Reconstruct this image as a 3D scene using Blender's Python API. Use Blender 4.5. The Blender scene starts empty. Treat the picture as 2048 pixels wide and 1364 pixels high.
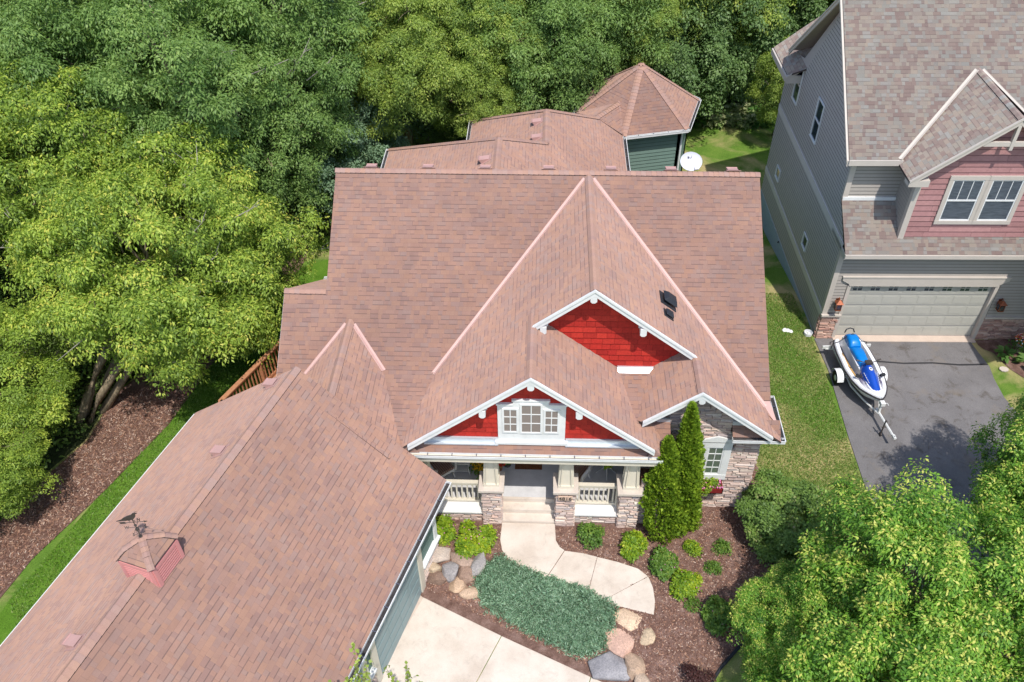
import bpy, math, random
import numpy as np
from mathutils import Vector, Matrix

# ---------------------------------------------------------------- camera, sky, sun, exposure
SC = bpy.context.scene
COL = SC.collection
rad = math.radians

def cam_matrix():
    cp, sp = math.cos(rad(42.187)), math.sin(rad(42.187))
    cr, sr = math.cos(rad(-.861)), math.sin(rad(-.861))
    X = Vector((1, 0, 0)); Fw = Vector((0, cp, -sp)); U = Vector((0, sp, cp))
    X2 = X*cr + U*sr; U2 = U*cr - X*sr
    m = Matrix((X2, U2, -Fw)).transposed()
    return (Matrix.Rotation(rad(2.742), 3, 'Z') @ m).to_4x4()

cam = bpy.data.cameras.new('camera'); co = bpy.data.objects.new('camera', cam); COL.objects.link(co)
cam.sensor_width = 36; cam.lens = 1702.7/2048*36; cam.clip_end = 2000; cam.clip_start = .1
co.matrix_world = Matrix.Translation((0, 0, 20.7)) @ cam_matrix()
SC.camera = co
SUN_EL, SUN_TRAVEL = 63.0, 108.0          # elevation, direction in which the light travels (deg from +x)
w = bpy.data.worlds.new('World'); SC.world = w; w.use_nodes = True
nt = w.node_tree; bg = nt.nodes['Background']
sky = nt.nodes.new('ShaderNodeTexSky'); sky.sky_type = 'NISHITA'; sky.sun_disc = False
sky.sun_elevation = rad(SUN_EL)
# sun_rotation 0 puts the sun at +Y, growing clockwise
sky.sun_rotation = rad(90 - (SUN_TRAVEL + 180))
nt.links.new(sky.outputs[0], bg.inputs[0]); bg.inputs[1].default_value = .15
sl = bpy.data.lights.new('sun', 'SUN'); sl.energy = 2.8; sl.angle = rad(.55); sl.color = (1, .955, .89)
so = bpy.data.objects.new('sun', sl); COL.objects.link(so)
_d = Vector((math.cos(rad(SUN_TRAVEL))*math.cos(rad(SUN_EL)), math.sin(rad(SUN_TRAVEL))*math.cos(rad(SUN_EL)), -math.sin(rad(SUN_EL))))
so.rotation_euler = _d.to_track_quat('-Z', 'Y').to_euler(); so.location = -_d*60
vs = SC.view_settings; vs.view_transform = 'Standard'; vs.look = 'None'; vs.gamma = 1; vs.exposure = .56
SC.cycles.max_bounces = 6; SC.cycles.diffuse_bounces = 3; SC.cycles.transmission_bounces = 3
SC.cycles.use_denoising = True

# ---------------------------------------------------------------- helpers
def tag(o, label=None, cat=None, group=None, kind=None):
    if label: o['label'] = label
    if cat: o['category'] = cat
    if group: o['group'] = group
    if kind: o['kind'] = kind
    return o

def thing(name, label, cat, loc=(0, 0, 0), rotz=0, group=None):
    o = bpy.data.objects.new(name, None); COL.objects.link(o)
    o.location = loc; o.rotation_euler = (0, 0, rotz); o.empty_display_size = .3
    o['_m'] = [c for r in (Matrix.Translation(loc) @ Matrix.Rotation(rotz, 4, 'Z')) for c in r]
    return tag(o, label, cat, group)

class MB:
    """collects faces; build() links them as ONE mesh object"""
    def __init__(s): s.v = []; s.f = []; s.m = []; s.uv = []; s.a = []
    def face(s, pts, mat=0, uv=None, a=0.):
        n = len(s.v); s.v += [tuple(p) for p in pts]; s.f.append(tuple(range(n, n+len(pts))))
        s.m.append(mat); s.uv.append(uv or [(0, 0)]*len(pts)); s.a.append(a); return s
    def mesh(s, verts, faces, mat=0, a=0.):
        n = len(s.v); s.v += [tuple(p) for p in verts]
        for f in faces: s.f.append(tuple(n+i for i in f)); s.m.append(mat); s.uv.append([(0, 0)]*len(f)); s.a.append(a)
        return s
    def prism(s, pts, d, mat=0, a=0., uv=None):
        """polygon pts extruded by vector d (d points away from the pts' face normal side or along; both caps made)"""
        d = Vector(d); p = [Vector(q) for q in pts]; q = [x+d for x in p]; n = len(p)
        vs_ = p+q; fs = [tuple(range(n))[::-1], tuple(range(n, 2*n))] + [(i, (i+1) % n, n+(i+1) % n, n+i) for i in range(n)]
        return s.mesh(vs_, fs, mat, a)
    def box(s, c, sz, rot=None, mat=0, a=0.):
        c = Vector(c); h = [x/2 for x in sz]
        vs_ = [Vector((x*h[0], y*h[1], z*h[2])) for z in (-1, 1) for y in (-1, 1) for x in (-1, 1)]
        if rot is not None: vs_ = [rot @ q for q in vs_]
        return s.mesh([c+q for q in vs_], [(0, 2, 3, 1), (4, 5, 7, 6), (0, 1, 5, 4), (2, 6, 7, 3), (0, 4, 6, 2), (1, 3, 7, 5)], mat, a)
    def b(s, x0, x1, y0, y1, z0, z1, mat=0, a=0.):
        return s.box(((x0+x1)/2, (y0+y1)/2, (z0+z1)/2), (abs(x1-x0), abs(y1-y0), abs(z1-z0)), None, mat, a)
    def beam(s, p0, p1, w, h, mat=0, up=(0, 0, 1), a=0., dz=0.):
        p0 = Vector(p0); p1 = Vector(p1); d = p1-p0; L = d.length; d.normalize()
        sd = d.cross(Vector(up)); sd = sd.normalized() if sd.length > 1e-5 else Vector((1, 0, 0))
        u = sd.cross(d); R = Matrix((d, sd, u)).transposed()
        return s.box((p0+p1)/2+u*dz, (L, w, h), R, mat, a)
    def tube(s, pts, r, seg=8, mat=0, a=0., cap=True):
        pts = [Vector(p) for p in pts]; n = len(pts)
        if not hasattr(r, '__len__'): r = [r]*n
        vs_ = []; ref = Vector((.31, .17, .93))
        for i, p in enumerate(pts):
            d = (pts[min(i+1, n-1)]-pts[max(i-1, 0)]).normalized()
            x = d.cross(ref if abs(d.dot(ref)) < .95 else Vector((1, 0, 0))).normalized(); y = d.cross(x)
            vs_ += [p+x*(r[i]*math.cos(2*math.pi*k/seg))+y*(r[i]*math.sin(2*math.pi*k/seg)) for k in range(seg)]
        fs = [(i*seg+k, i*seg+(k+1) % seg, (i+1)*seg+(k+1) % seg, (i+1)*seg+k) for i in range(n-1) for k in range(seg)]
        if cap: fs += [tuple(range(seg))[::-1], tuple((n-1)*seg+k for k in range(seg))]
        return s.mesh(vs_, fs, mat, a)
    def lathe(s, prof, c=(0, 0, 0), seg=20, mat=0, a=0., axis=None):
        """prof: list of (r, z)"""
        c = Vector(c); R = Matrix.Identity(3) if axis is None else Vector(axis).normalized().to_track_quat('Z', 'Y').to_matrix()
        vs_ = [c + R @ Vector((r*math.cos(2*math.pi*k/seg), r*math.sin(2*math.pi*k/seg), z)) for r, z in prof for k in range(seg)]
        n = len(prof)
        fs = [(i*seg+k, i*seg+(k+1) % seg, (i+1)*seg+(k+1) % seg, (i+1)*seg+k) for i in range(n-1) for k in range(seg)]
        fs += [tuple(range(seg))[::-1], tuple((n-1)*seg+k for k in range(seg))]
        return s.mesh(vs_, fs, mat, a)
    def build(s, name, mats, parent=None, local=False, smooth=False, bevel=0):
        me = bpy.data.meshes.new(name)
        vv = s.v
        if parent is not None and not local and '_m' in parent.keys():
            M = Matrix([list(parent['_m'])[i*4:i*4+4] for i in range(4)]).inverted()
            vv = [tuple(M @ Vector(p)) for p in s.v]
        me.from_pydata(vv, [], s.f)
        for m_ in (mats if isinstance(mats, (list, tuple)) else [mats]): me.materials.append(m_)
        me.polygons.foreach_set('material_index', s.m)
        ul = me.uv_layers.new(name='UVMap'); fl = [c for u in s.uv for p in u for c in p]; ul.data.foreach_set('uv', fl)
        at = me.attributes.new('v', 'FLOAT', 'FACE'); at.data.foreach_set('value', s.a)
        if smooth: me.polygons.foreach_set('use_smooth', [True]*len(s.f))
        me.update()
        o = bpy.data.objects.new(name, me); COL.objects.link(o)
        if parent is not None:
            o.parent = parent
            if '_m' in parent.keys(): o['_m'] = parent['_m']
        if bevel:
            bm_ = o.modifiers.new('bevel', 'BEVEL'); bm_.width = bevel; bm_.segments = 2; bm_.limit_method = 'ANGLE'
        return o

def copy_tree(o, parent=None, kids=None):
    if kids is None:
        kids = {}
        for q in COL.objects:
            if q.parent: kids.setdefault(q.parent, []).append(q)
    c = o.copy(); COL.objects.link(c)
    if parent is not None: c.parent = parent
    for ch in kids.get(o, []): copy_tree(ch, c, kids)
    return c

def clip(poly, ax, val, keep_less):
    """clip a 2D polygon to coordinate[ax] <= val (or >= val)"""
    out = []; n = len(poly); sg = 1 if keep_less else -1
    for i in range(n):
        p, q = poly[i], poly[(i+1) % n]
        dp, dq = sg*(p[ax]-val), sg*(q[ax]-val)
        if dp <= 0: out.append(p)
        if (dp < 0 < dq) or (dq < 0 < dp):
            t = dp/(dp-dq); out.append((p[0]+(q[0]-p[0])*t, p[1]+(q[1]-p[1])*t))
    return out
def area(poly):
    return abs(sum(poly[i][0]*poly[(i+1) % len(poly)][1]-poly[(i+1) % len(poly)][0]*poly[i][1] for i in range(len(poly)))/2) if len(poly) > 2 else 0

class Wall:
    """a wall plane: origin, horizontal direction, outward normal; 2D coords (s along, z up)"""
    def __init__(s, o, xd, nrm): s.o = Vector(o); s.x = Vector(xd).normalized(); s.n = Vector(nrm).normalized()
    def p(s, a, z, out=0.): return s.o + s.x*a + Vector((0, 0, z)) + s.n*out

def lap(mb, W, polys, h=.13, out=.014, mat=0, z0=None, split=None, seed=1, shade_mat=None, base=0., gap=.026):
    """clapboards or shakes: each course a tilted strip with an underside lip"""
    rnd = random.Random(seed)
    for poly in polys:
        za = min(p[1] for p in poly) if z0 is None else z0; zb = max(p[1] for p in poly)
        k = 0
        while za+k*h < zb:
            lo, hi = za+k*h, za+(k+1)*h; k += 1
            row = clip(clip(poly, 1, lo, False), 1, hi, True)
            if area(row) < 1e-5: continue
            pieces = [(row, 0)]
            if split:
                x0 = min(p[0] for p in row); x1 = max(p[0] for p in row); x = x0-rnd.random()*split; pieces = []
                while x < x1:
                    nx = x+split*rnd.uniform(.55, 1.5)
                    pc = clip(clip(row, 0, x+.003, False), 0, nx-.003, True)
                    if area(pc) > 1e-5: pieces.append((pc, rnd.uniform(0, .004)))
                    x = nx
            for pc, ex in pieces:
                a = rnd.random()
                top = [W.p(q[0], q[1], base+.002+(out+ex)*(hi-q[1])/h) for q in pc]
                if shade_mat is not None:
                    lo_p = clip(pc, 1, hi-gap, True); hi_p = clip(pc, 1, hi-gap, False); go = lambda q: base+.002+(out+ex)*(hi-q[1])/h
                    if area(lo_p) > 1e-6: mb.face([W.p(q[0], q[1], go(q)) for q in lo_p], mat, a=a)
                    if area(hi_p) > 1e-6: mb.face([W.p(q[0], q[1], go(q)-.002) for q in hi_p], shade_mat, a=a)  # dark strip painted at the course top for the shade under the lap above
                else: mb.face(top, mat, a=a)
                lowq = [q for q in pc if q[1] < lo+1e-4]
                if len(lowq) >= 2:
                    x0 = min(q[0] for q in lowq); x1 = max(q[0] for q in lowq)
                    mb.face([W.p(x0, lo, base), W.p(x1, lo, base), W.p(x1, lo, base+out+ex), W.p(x0, lo, base+out+ex)], mat if shade_mat is None else shade_mat, a=a)
                if split:
                    for xx in (min(q[0] for q in pc), max(q[0] for q in pc)):
                        mb.face([W.p(xx, lo, base), W.p(xx, hi, base), W.p(xx, hi, base+.002), W.p(xx, lo, base+out+ex)], mat, a=a)
    return mb

def stones(mb, W, polys, seed=1, hmin=.045, hmax=.1, lmin=.12, lmax=.42, mat=0, z0=None, d0=.02, d1=.065, holes=()):
    """ledgestone veneer: rows of rough stones of uneven height, length and depth"""
    rnd = random.Random(seed)
    for poly in polys:
        z = min(p[1] for p in poly); zt = max(p[1] for p in poly)
        while z < zt:
            h = rnd.uniform(hmin, hmax)
            if zt-z-h < hmin*.6: h = zt-z
            row = clip(clip(poly, 1, z, False), 1, z+h, True)
            if area(row) > 1e-5:
                x0 = min(p[0] for p in row); x1 = max(p[0] for p in row); x = x0
                while x < x1-.005:
                    L = rnd.uniform(lmin, lmax)
                    if x1-x-L < lmin*.7: L = x1-x
                    g = .006
                    sub = [(0, 1)] if rnd.random() > .28 or h < .07 else [(0, .5), (.5, 1)]
                    for t0, t1 in sub:
                        pc = clip(clip(clip(clip(row, 0, x+g*.5, False), 0, x+L-g*.5, True), 1, z+h*t0+g*.4, False), 1, z+h*t1-g*.4, True)
                        if area(pc) < 3e-4: continue
                        cx = sum(q[0] for q in pc)/len(pc); cz = sum(q[1] for q in pc)/len(pc)
                        if any(a < cx < b_ and c < cz < d for a, b_, c, d in holes): continue
                        d = rnd.uniform(d0, d1); a = rnd.random()
                        bse = [W.p(q[0], q[1], -.01) for q in pc]; n = len(pc); ins = min(.012, (t1-t0)*h*.22)
                        fr = []
                        for q in pc:
                            dx = cx-q[0]; dz_ = cz-q[1]
                            fr.append(W.p(q[0]+math.copysign(min(abs(dx), ins), dx)+rnd.uniform(-.003, .003), q[1]+math.copysign(min(abs(dz_), ins), dz_)+rnd.uniform(-.003, .003), d+rnd.uniform(-.008, .008)))
                        mb.mesh(bse+fr, [tuple(range(n, 2*n))]+[(i, (i+1) % n, n+(i+1) % n, n+i) for i in range(n)], mat, a)
                    x += L
            z += h
    return mb

# ---------------------------------------------------------------- materials
def lin(c): return tuple(((x/12.92) if x <= .04045 else ((x+.055)/1.055)**2.4) for x in c)
MATS = {}
class NT:
    def __init__(s, name, rough=.8, spec=.3):
        s.m = bpy.data.materials.new(name); s.m.use_nodes = True; s.t = s.m.node_tree; s.p = s.t.nodes['Principled BSDF']
        s.p.inputs['Roughness'].default_value = rough; s.p.inputs['Specular IOR Level'].default_value = spec; MATS[name] = s.m
    def n(s, typ, **kw):
        nd = s.t.nodes.new('ShaderNode'+typ)
        for k, v in kw.items():
            if k in nd.inputs: nd.inputs[k].default_value = v
            else: setattr(nd, k, v)
        return nd
    def l(s, a, b): s.t.links.new(a, b); return b
    def coords(s, kind='Object', scale=1.):
        tc = s.n('TexCoord'); mp = s.n('Mapping'); mp.inputs['Scale'].default_value = (scale,)*3 if not hasattr(scale, '__len__') else scale
        s.l(tc.outputs[kind], mp.inputs[0]); return mp.outputs[0]
    def math(s, op, a, b=None, c=None):
        nd = s.n('Math', operation=op)
        for i, x in enumerate((a, b, c)):
            if x is None: continue
            if isinstance(x, (int, float)): nd.inputs[i].default_value = x
            else: s.l(x, nd.inputs[i])
        return nd.outputs[0]
    def noise(s, co, scale, detail=4, rough=.6, dist=0):
        nd = s.n('TexNoise', Scale=scale, Detail=detail, Roughness=rough, Distortion=dist)
        if co is not None: s.l(co, nd.inputs['Vector'])
        return nd.outputs['Fac']
    def ramp(s, fac, stops, interp='LINEAR'):
        nd = s.n('ValToRGB'); cr = nd.color_ramp; cr.interpolation = interp
        while len(cr.elements) < len(stops): cr.elements.new(.5)
        for e, (p, c) in zip(cr.elements, stops): e.position = p; e.color = (*c, 1)
        s.l(fac, nd.inputs[0]); return nd.outputs[0]
    def mix(s, fac, a, b, typ='MIX'):
        nd = s.n('Mix', data_type='RGBA', blend_type=typ)
        for sock, x in ((nd.inputs[0], fac), (nd.inputs[6], a), (nd.inputs[7], b)):
            if isinstance(x, (int, float)): sock.default_value = x
            elif isinstance(x, tuple): sock.default_value = (*x, 1)
            else: s.l(x, sock)
        return nd.outputs[2]
    def col(s, c):
        if isinstance(c, tuple): s.p.inputs['Base Color'].default_value = (*c, 1)
        else: s.l(c, s.p.inputs['Base Color'])
        return s
    def bump(s, h, strength=.5, dist=.01):
        b_ = s.n('Bump', Strength=strength, Distance=dist); s.l(h, b_.inputs['Height']); s.l(b_.outputs[0], s.p.inputs['Normal']); return s
    def attr(s, name='v'):
        nd = s.n('Attribute', attribute_name=name); return nd.outputs['Fac']

def m_plain(name, c, rough=.7, noise=.12, scale=6., bump=0., spec=.3, metal=0.):
    t = NT(name, rough, spec); co = t.coords()
    f = t.noise(co, scale, 5); f2 = t.noise(co, scale*9, 3)
    k = tuple(x*(1-noise) for x in c); q = tuple(min(1, x*(1+noise)) for x in c)
    c1 = t.ramp(f, [(.3, k), (.7, q)])
    c1 = t.mix(.35, c1, t.ramp(f2, [(.3, k), (.7, q)])); t.col(c1); t.p.inputs['Metallic'].default_value = metal
    if bump: t.bump(f2, bump, .01)
    return t.m

def m_shingle(name, cols, cw=.19, ch=.135, edge=.45, streak=.25):
    """dimensional asphalt shingles; UV in metres (u along the eave, v up the slope)"""
    t = NT(name, .92, .2); uv = t.n('UVMap'); sp = t.n('SeparateXYZ'); t.l(uv.outputs[0], sp.inputs[0])
    u, v = sp.outputs[0], sp.outputs[1]
    rv = t.math('DIVIDE', v, ch); row = t.math('FLOOR', rv); fv = t.math('FRACT', rv)
    def wn(x, y, seed):
        cx = t.n('CombineXYZ'); t.l(x, cx.inputs[0]); t.l(y, cx.inputs[1]); cx.inputs[2].default_value = seed
        nd = t.n('TexWhiteNoise', noise_dimensions='3D'); t.l(cx.outputs[0], nd.inputs[0]); return nd.outputs['Value']
    one = t.math('MULTIPLY', row, 1.0)
    zero = t.math('MULTIPLY', row, 0.0)
    off = wn(zero, one, 3.3)
    uu = t.math('ADD', t.math('DIVIDE', u, cw), t.math('MULTIPLY', off, 7.))
    # uneven tab widths: warp u with a low wave
    wv = t.math('MULTIPLY', t.math('SINE', t.math('ADD', t.math('MULTIPLY', uu, 2.3), t.math('MULTIPLY', row, 1.7))), .33)
    uu = t.math('ADD', uu, wv)
    cell = t.math('FLOOR', uu); fu = t.math('FRACT', uu)
    r1 = wn(cell, one, 11.1)
    cell2 = t.math('FLOOR', t.math('MULTIPLY', uu, .5)); r2 = wn(cell2, one, 5.7)
    c = t.ramp(r1, [(i/len(cols), q) for i, q in enumerate(cols)], 'CONSTANT')
    c2 = t.ramp(r2, [(i/len(cols), q) for i, q in enumerate(cols[::-1])], 'CONSTANT')
    c = t.mix(.22, c, c2)
    if name == 'shingle': c = t.mix(.30, c, (.35, .217, .173))
    gr = t.noise(t.coords('UV', 1), 150, 3, .7)      # granules
    big = t.noise(t.coords('UV', 1), .35, 4, .6)
    mid = t.noise(t.coords('UV', 1), 2.2, 5, .7)
    c = t.mix(.55, c, t.ramp(gr, [(.3, (.55,)*3), (.5, (1, 1, 1)), (.75, (1.35, 1.3, 1.25))]), 'MULTIPLY')
    c = t.mix(.5, c, t.ramp(big, [(.3, (.72, .72, .75)), (.7, (1.14, 1.12, 1.08))]), 'MULTIPLY')
    c = t.mix(streak, c, t.ramp(mid, [(.35, (.72, .70, .70)), (.6, (1.05, 1.05, 1.05))]), 'MULTIPLY')
    # dark mat edge plus painted tab shadow at each course bottom, stronger under thick tabs
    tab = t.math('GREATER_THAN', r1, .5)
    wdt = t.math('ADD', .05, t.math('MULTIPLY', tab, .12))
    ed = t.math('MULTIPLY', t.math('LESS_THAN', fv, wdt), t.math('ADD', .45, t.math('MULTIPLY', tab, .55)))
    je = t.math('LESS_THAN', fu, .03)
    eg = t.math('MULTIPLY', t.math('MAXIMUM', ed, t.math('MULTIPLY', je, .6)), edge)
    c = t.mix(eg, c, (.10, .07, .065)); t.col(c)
    hgt = t.math('ADD', t.math('SUBTRACT', 1., fv), t.math('MULTIPLY', tab, .5))
    hgt = t.math('ADD', hgt, t.math('MULTIPLY', gr, .25))
    t.bump(hgt, .45, .006)
    t.p.inputs['Diffuse Roughness'].default_value = 1.; t.p.inputs['Sheen Weight'].default_value = .12; t.p.inputs['Sheen Roughness'].default_value = .5; t.p.inputs['Sheen Tint'].default_value = (.85, .72, .66, 1)
    return t.m

SH_COLS = [(.36, .23, .18), (.42, .26, .18), (.33, .23, .20), (.39, .235, .165), (.30, .195, .17), (.41, .255, .195), (.34, .25, .22), (.38, .23, .175)]
SHB_COLS = [(.36, .30, .25), (.31, .30, .265), (.27, .18, .155), (.40, .32, .25), (.25, .165, .145), (.37, .36, .33), (.32, .23, .195), (.38, .325, .26)]
SH2 = [tuple(1.04*(.88*v+.12*m_)*h_ for v, m_, h_ in zip(c_, (.335, .212, .170), (1.01, .955, .94))) for c_ in SH_COLS]
SHB_COLS = [tuple(.68*v+.32*m_ for v, m_ in zip(c_, (.285, .245, .215))) for c_ in SHB_COLS]
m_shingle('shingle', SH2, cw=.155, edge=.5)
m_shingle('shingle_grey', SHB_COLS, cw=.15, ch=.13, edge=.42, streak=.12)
def m_cap(name, cols):
    t = NT(name, .92, .2); a = t.attr(); c = t.ramp(a, [(i/len(cols), q) for i, q in enumerate(cols)], 'CONSTANT')
    gr = t.noise(t.coords(), 120, 3, .7); c = t.mix(.55, c, t.ramp(gr, [(.3, (.55,)*3), (.5, (1, 1, 1)), (.75, (1.3,)*3)]), 'MULTIPLY')
    t.col(c); t.bump(gr, .4, .003); return t.m
m_cap('cap_shingle', [tuple(.5*v*1.1+.5*q for v, q in zip(c_, (.36, .222, .178))) for c_ in SH2]); m_cap('cap_shingle_grey', SHB_COLS)
m_plain('asphalt_edge', (.075, .055, .05), .95)

def m_attr(name, cols, noise_sc=14., nz=.35, rough=.85, bump=.5, bd=.01, spec=.25, trans=0.):
    """colour picked per face/stone/leaf from attribute v"""
    t = NT(name, rough, spec); a = t.attr()
    c = t.ramp(a, [(i/max(1, len(cols)-1), q) for i, q in enumerate(cols)])
    f = t.noise(t.coords(), noise_sc, 6, .65)
    c = t.mix(nz, c, t.ramp(f, [(.25, (.45,)*3), (.5, (1, 1, 1)), (.8, (1.5,)*3)]), 'MULTIPLY'); t.col(c)
    if bump: t.bump(f, bump, bd)
    return t.m
m_attr('veneer_stone', [(.60, .45, .38), (.42, .32, .29), (.68, .55, .47), (.50, .38, .34), (.72, .57, .46), (.38, .34, .34), (.62, .44, .36), (.56, .47, .43), (.76, .66, .57)])
m_attr('veneer_stone_red', [(.50, .28, .22), (.38, .23, .19), (.60, .39, .31), (.66, .50, .40), (.42, .27, .23), (.55, .34, .26), (.48, .35, .30)])
m_attr('shake_red', [(.42, .026, .02), (.50, .032, .022), (.37, .024, .018), (.54, .04, .026)], 22, .4, .6, .3, .004)
m_attr('shake_mauve', [(.40, .205, .20), (.44, .23, .225), (.37, .19, .185), (.47, .25, .24)], 8, .25, .7, .3, .004)
m_attr('siding_grey', [(.47, .43, .415), (.49, .45, .43)], 3, .12, .55, 0)
m_attr('siding_tan', [(.40, .36, .32), (.41, .37, .33)], 3, .1, .55, 0)
m_attr('siding_green', [(.17, .25, .215), (.18, .26, .225)], 3, .12, .55, 0)
m_plain('lap_shade_grey', (.11, .105, .10), .8); m_plain('lap_shade_mauve', (.15, .06, .06), .8); m_plain('lap_shade_green', (.04, .06, .05), .8); m_plain('lap_shade_red', (.16, .010, .008), .8)  # lap shadow lines between courses, put into the colour
m_plain('white_trim', (.76, .76, .745), .5, .10, 4)
m_plain('cream_trim', (.66, .60, .49), .5, .06, 3)
m_plain('tan_trim', (.55, .49, .43), .55, .06, 3)
m_plain('grey_trim', (.66, .61, .59), .55, .06, 3)
m_plain('soffit', (.42, .37, .32), .7)
m_plain('pink_flashing', (.54, .34, .295), .45, .07, 2, spec=.4)
m_plain('louvre_gap', (.12, .03, .03), .8)
m_plain('vent_pink', (.50, .30, .265), .6, .08, 5)
m_plain('pink_paint', (.68, .285, .27), .55, .06, 4)
m_plain('gutter_debris', (.05, .045, .045), .9, .6, 12, .5)
m_plain('zinc', (.62, .66, .70), .4, .1, 5, spec=.5, metal=.35)
m_plain('black_plastic', (.028, .03, .036), .45, .2, 6)
m_plain('dark_iron', (.085, .072, .065), .55, .4, 20, metal=.4)
m_plain('copper', (.30, .10, .05), .45, .35, 15, metal=.5)
m_plain('cap_stone', (.58, .50, .43), .8, .1, 8, .2)
m_plain('chalk_slab', (.78, .76, .72), .7, .05, 6, .1)
m_plain('white_wicker', (.72, .70, .66), .6, .15, 40, .5)
m_plain('deck_wood', (.44, .20, .105), .7, .3, 9, .2)
m_plain('white_gloss', (.84, .84, .85), .22, .03, 3, spec=.5)
m_plain('blue_seat', (.0, .20, .62), .35, .08, 5, spec=.5)
m_plain('decal_purple', (.10, .08, .16), .4)
m_plain('blue_gloss', (.01, .075, .47), .14, .06, 5, spec=.7)
m_plain('dark_pad', (.045, .04, .045), .8, .2, 30, .4)
m_plain('rubber', (.02, .02, .022), .7, .2)
m_plain('steel_white', (.72, .72, .70), .4, .12, 12)
m_plain('brick_block', (.50, .22, .08), .8)
m_plain('tan_strip', (.50, .30, .10), .6, .2, 10)
m_plain('dish_white', (.66, .68, .74), .4, .05, 3)
m_plain('dish_grey', (.10, .10, .13), .5)
m_plain('terracotta', (.42, .17, .09), .8)
m_plain('door_green', (.10, .155, .16), .5, .08, 3)
m_plain('garage_green', (.25, .335, .345), .45, .06, 2)
m_plain('door_tan', (.47, .455, .40), .5, .05, 2)
m_plain('foundation', (.36, .43, .50), .85, .14, 8, .3)
m_plain('teal_pipe', (.30, .50, .52), .5)
m_plain('number_tan', (.58, .42, .32), .6)
m_plain('porch_floor', (.58, .57, .57), .75, .14, 3, .15)
m_plain('brass', (.50, .30, .10), .4, .2, 20, metal=.6)
m_plain('flower_box', (.22, .02, .022), .5, .1)
m_plain('soil', (.10, .05, .035), .95, .4, 20, .6)
m_plain('barrel_white', (.70, .70, .72), .5)
m_plain('pot_grey', (.45, .42, .40), .8, .15, 10, .3)

t = NT('glass_blind', .25, .5); co_ = t.coords(); sp = t.n('SeparateXYZ'); t.l(co_, sp.inputs[0])
fz = t.math('FRACT', t.math('MULTIPLY', sp.outputs[2], 22)); st = t.math('LESS_THAN', fz, .25)
t.col(t.mix(t.math('MULTIPLY', st, .5), (.23, .19, .165), (.13, .11, .10))); t.p.inputs['Coat Weight'].default_value = .6
t = NT('glass_dark', .08, .6); t.col((.035, .05, .065)); t.p.inputs['Coat Weight'].default_value = .5
t = NT('glass_screen', .35, .4); t.col(t.ramp(t.noise(t.coords('Object', (1, 1, 6)), 4, 4), [(.3, (.055, .065, .085)), (.7, (.12, .14, .17))]))
t = NT('glass_green', .12, .6); t.col((.12, .16, .12)); t.p.inputs['Coat Weight'].default_value = .4
t = NT('striped_cushion', .85, .2); co_ = t.coords('UV'); sp = t.n('SeparateXYZ'); t.l(co_, sp.inputs[0])
ff = t.math('FRACT', t.math('MULTIPLY', sp.outputs[0], 9)); t.col(t.ramp(ff, [(0, (.14, .02, .02)), (.3, (.6, .52, .42)), (.5, (.03, .02, .02)), (.72, (.5, .40, .3)), (.86, (.2, .03, .02))], 'CONSTANT'))
t = NT('door_mat', .95, .1); t.col(t.ramp(t.noise(t.coords(), 28, 4, .7, 1.5), [(.3, (.03, .045, .02)), (.45, (.16, .03, .02)), (.55, (.22, .12, .05)), (.7, (.04, .03, .02))]))

def m_ground(name, stops, sc, fine, bump=.6, bd=.02, rough=.95, patch=None, psc=.4):
    t = NT(name, rough, .15); co = t.coords(); a = t.noise(co, sc, 6, .65); b_ = t.noise(co, fine, 5, .75)
    c = t.ramp(a, stops); c = t.mix(.8, c, t.ramp(b_, [(.28, (.30,)*3), (.5, (1, 1, 1)), (.72, (1.85, 1.8, 1.7))]), 'MULTIPLY')
    if patch:
        p = t.noise(co, psc, 5, .6, .5); c = t.mix(t.ramp(p, [(.46, (0, 0, 0)), (.64, (1, 1, 1))]), c, t.mix(.7, patch, t.ramp(b_, [(.25, (.4,)*3), (.75, (1.7,)*3)]), 'MULTIPLY'))
    t.col(c); t.bump(b_, bump, bd); return t.m
m_ground('lawn', [(.25, (.08, .165, .02)), (.5, (.12, .22, .032)), (.75, (.18, .27, .05))], 1.1, 46, .9, .03, patch=(.44, .36, .17), psc=.42)
m_ground('lawn_lush', [(.25, (.07, .15, .012)), (.5, (.10, .21, .02)), (.75, (.15, .26, .035))], 1.5, 46, .9, .03)
m_ground('mulch', [(.3, (.12, .065, .05)), (.5, (.21, .125, .10)), (.7, (.32, .21, .175))], 3.5, 55, 1., .03)
m_ground('forest_floor', [(.3, (.03, .04, .015)), (.6, (.06, .075, .03)), (.8, (.14, .10, .06))], 1.2, 20, 1., .05)
# concrete with faint mottling
t = NT('concrete', .85, .2); co_ = t.coords(); a = t.noise(co_, 1.3, 6, .6); b_ = t.noise(co_, 60, 3, .7)
c = t.ramp(a, [(.25, (.53, .44, .36)), (.55, (.66, .575, .49)), (.8, (.72, .65, .57))]); c = t.mix(.4, c, t.ramp(b_, [(.3, (.75,)*3), (.6, (1.08,)*3)]), 'MULTIPLY')
sp2 = t.noise(co_, 3.1, 6, .75, 1.); c = t.mix(t.ramp(sp2, [(.54, (0, 0, 0)), (.8, (.6, .6, .6))]), c, (.36, .30, .25)); t.col(c); t.bump(b_, .25, .004)
t = NT('asphalt', .9, .25); co_ = t.coords(); a = t.noise(co_, .8, 6, .6); b_ = t.noise(co_, 75, 3, .8); s3 = t.noise(co_, 1.9, 7, .75, .8)
c = t.ramp(a, [(.3, (.145, .137, .137)), (.7, (.205, .194, .193))]); c = t.mix(.8, c, t.ramp(b_, [(.3, (.6,)*3), (.52, (1,)*3), (.72, (1.9, 1.85, 1.8))]), 'MULTIPLY')
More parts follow.
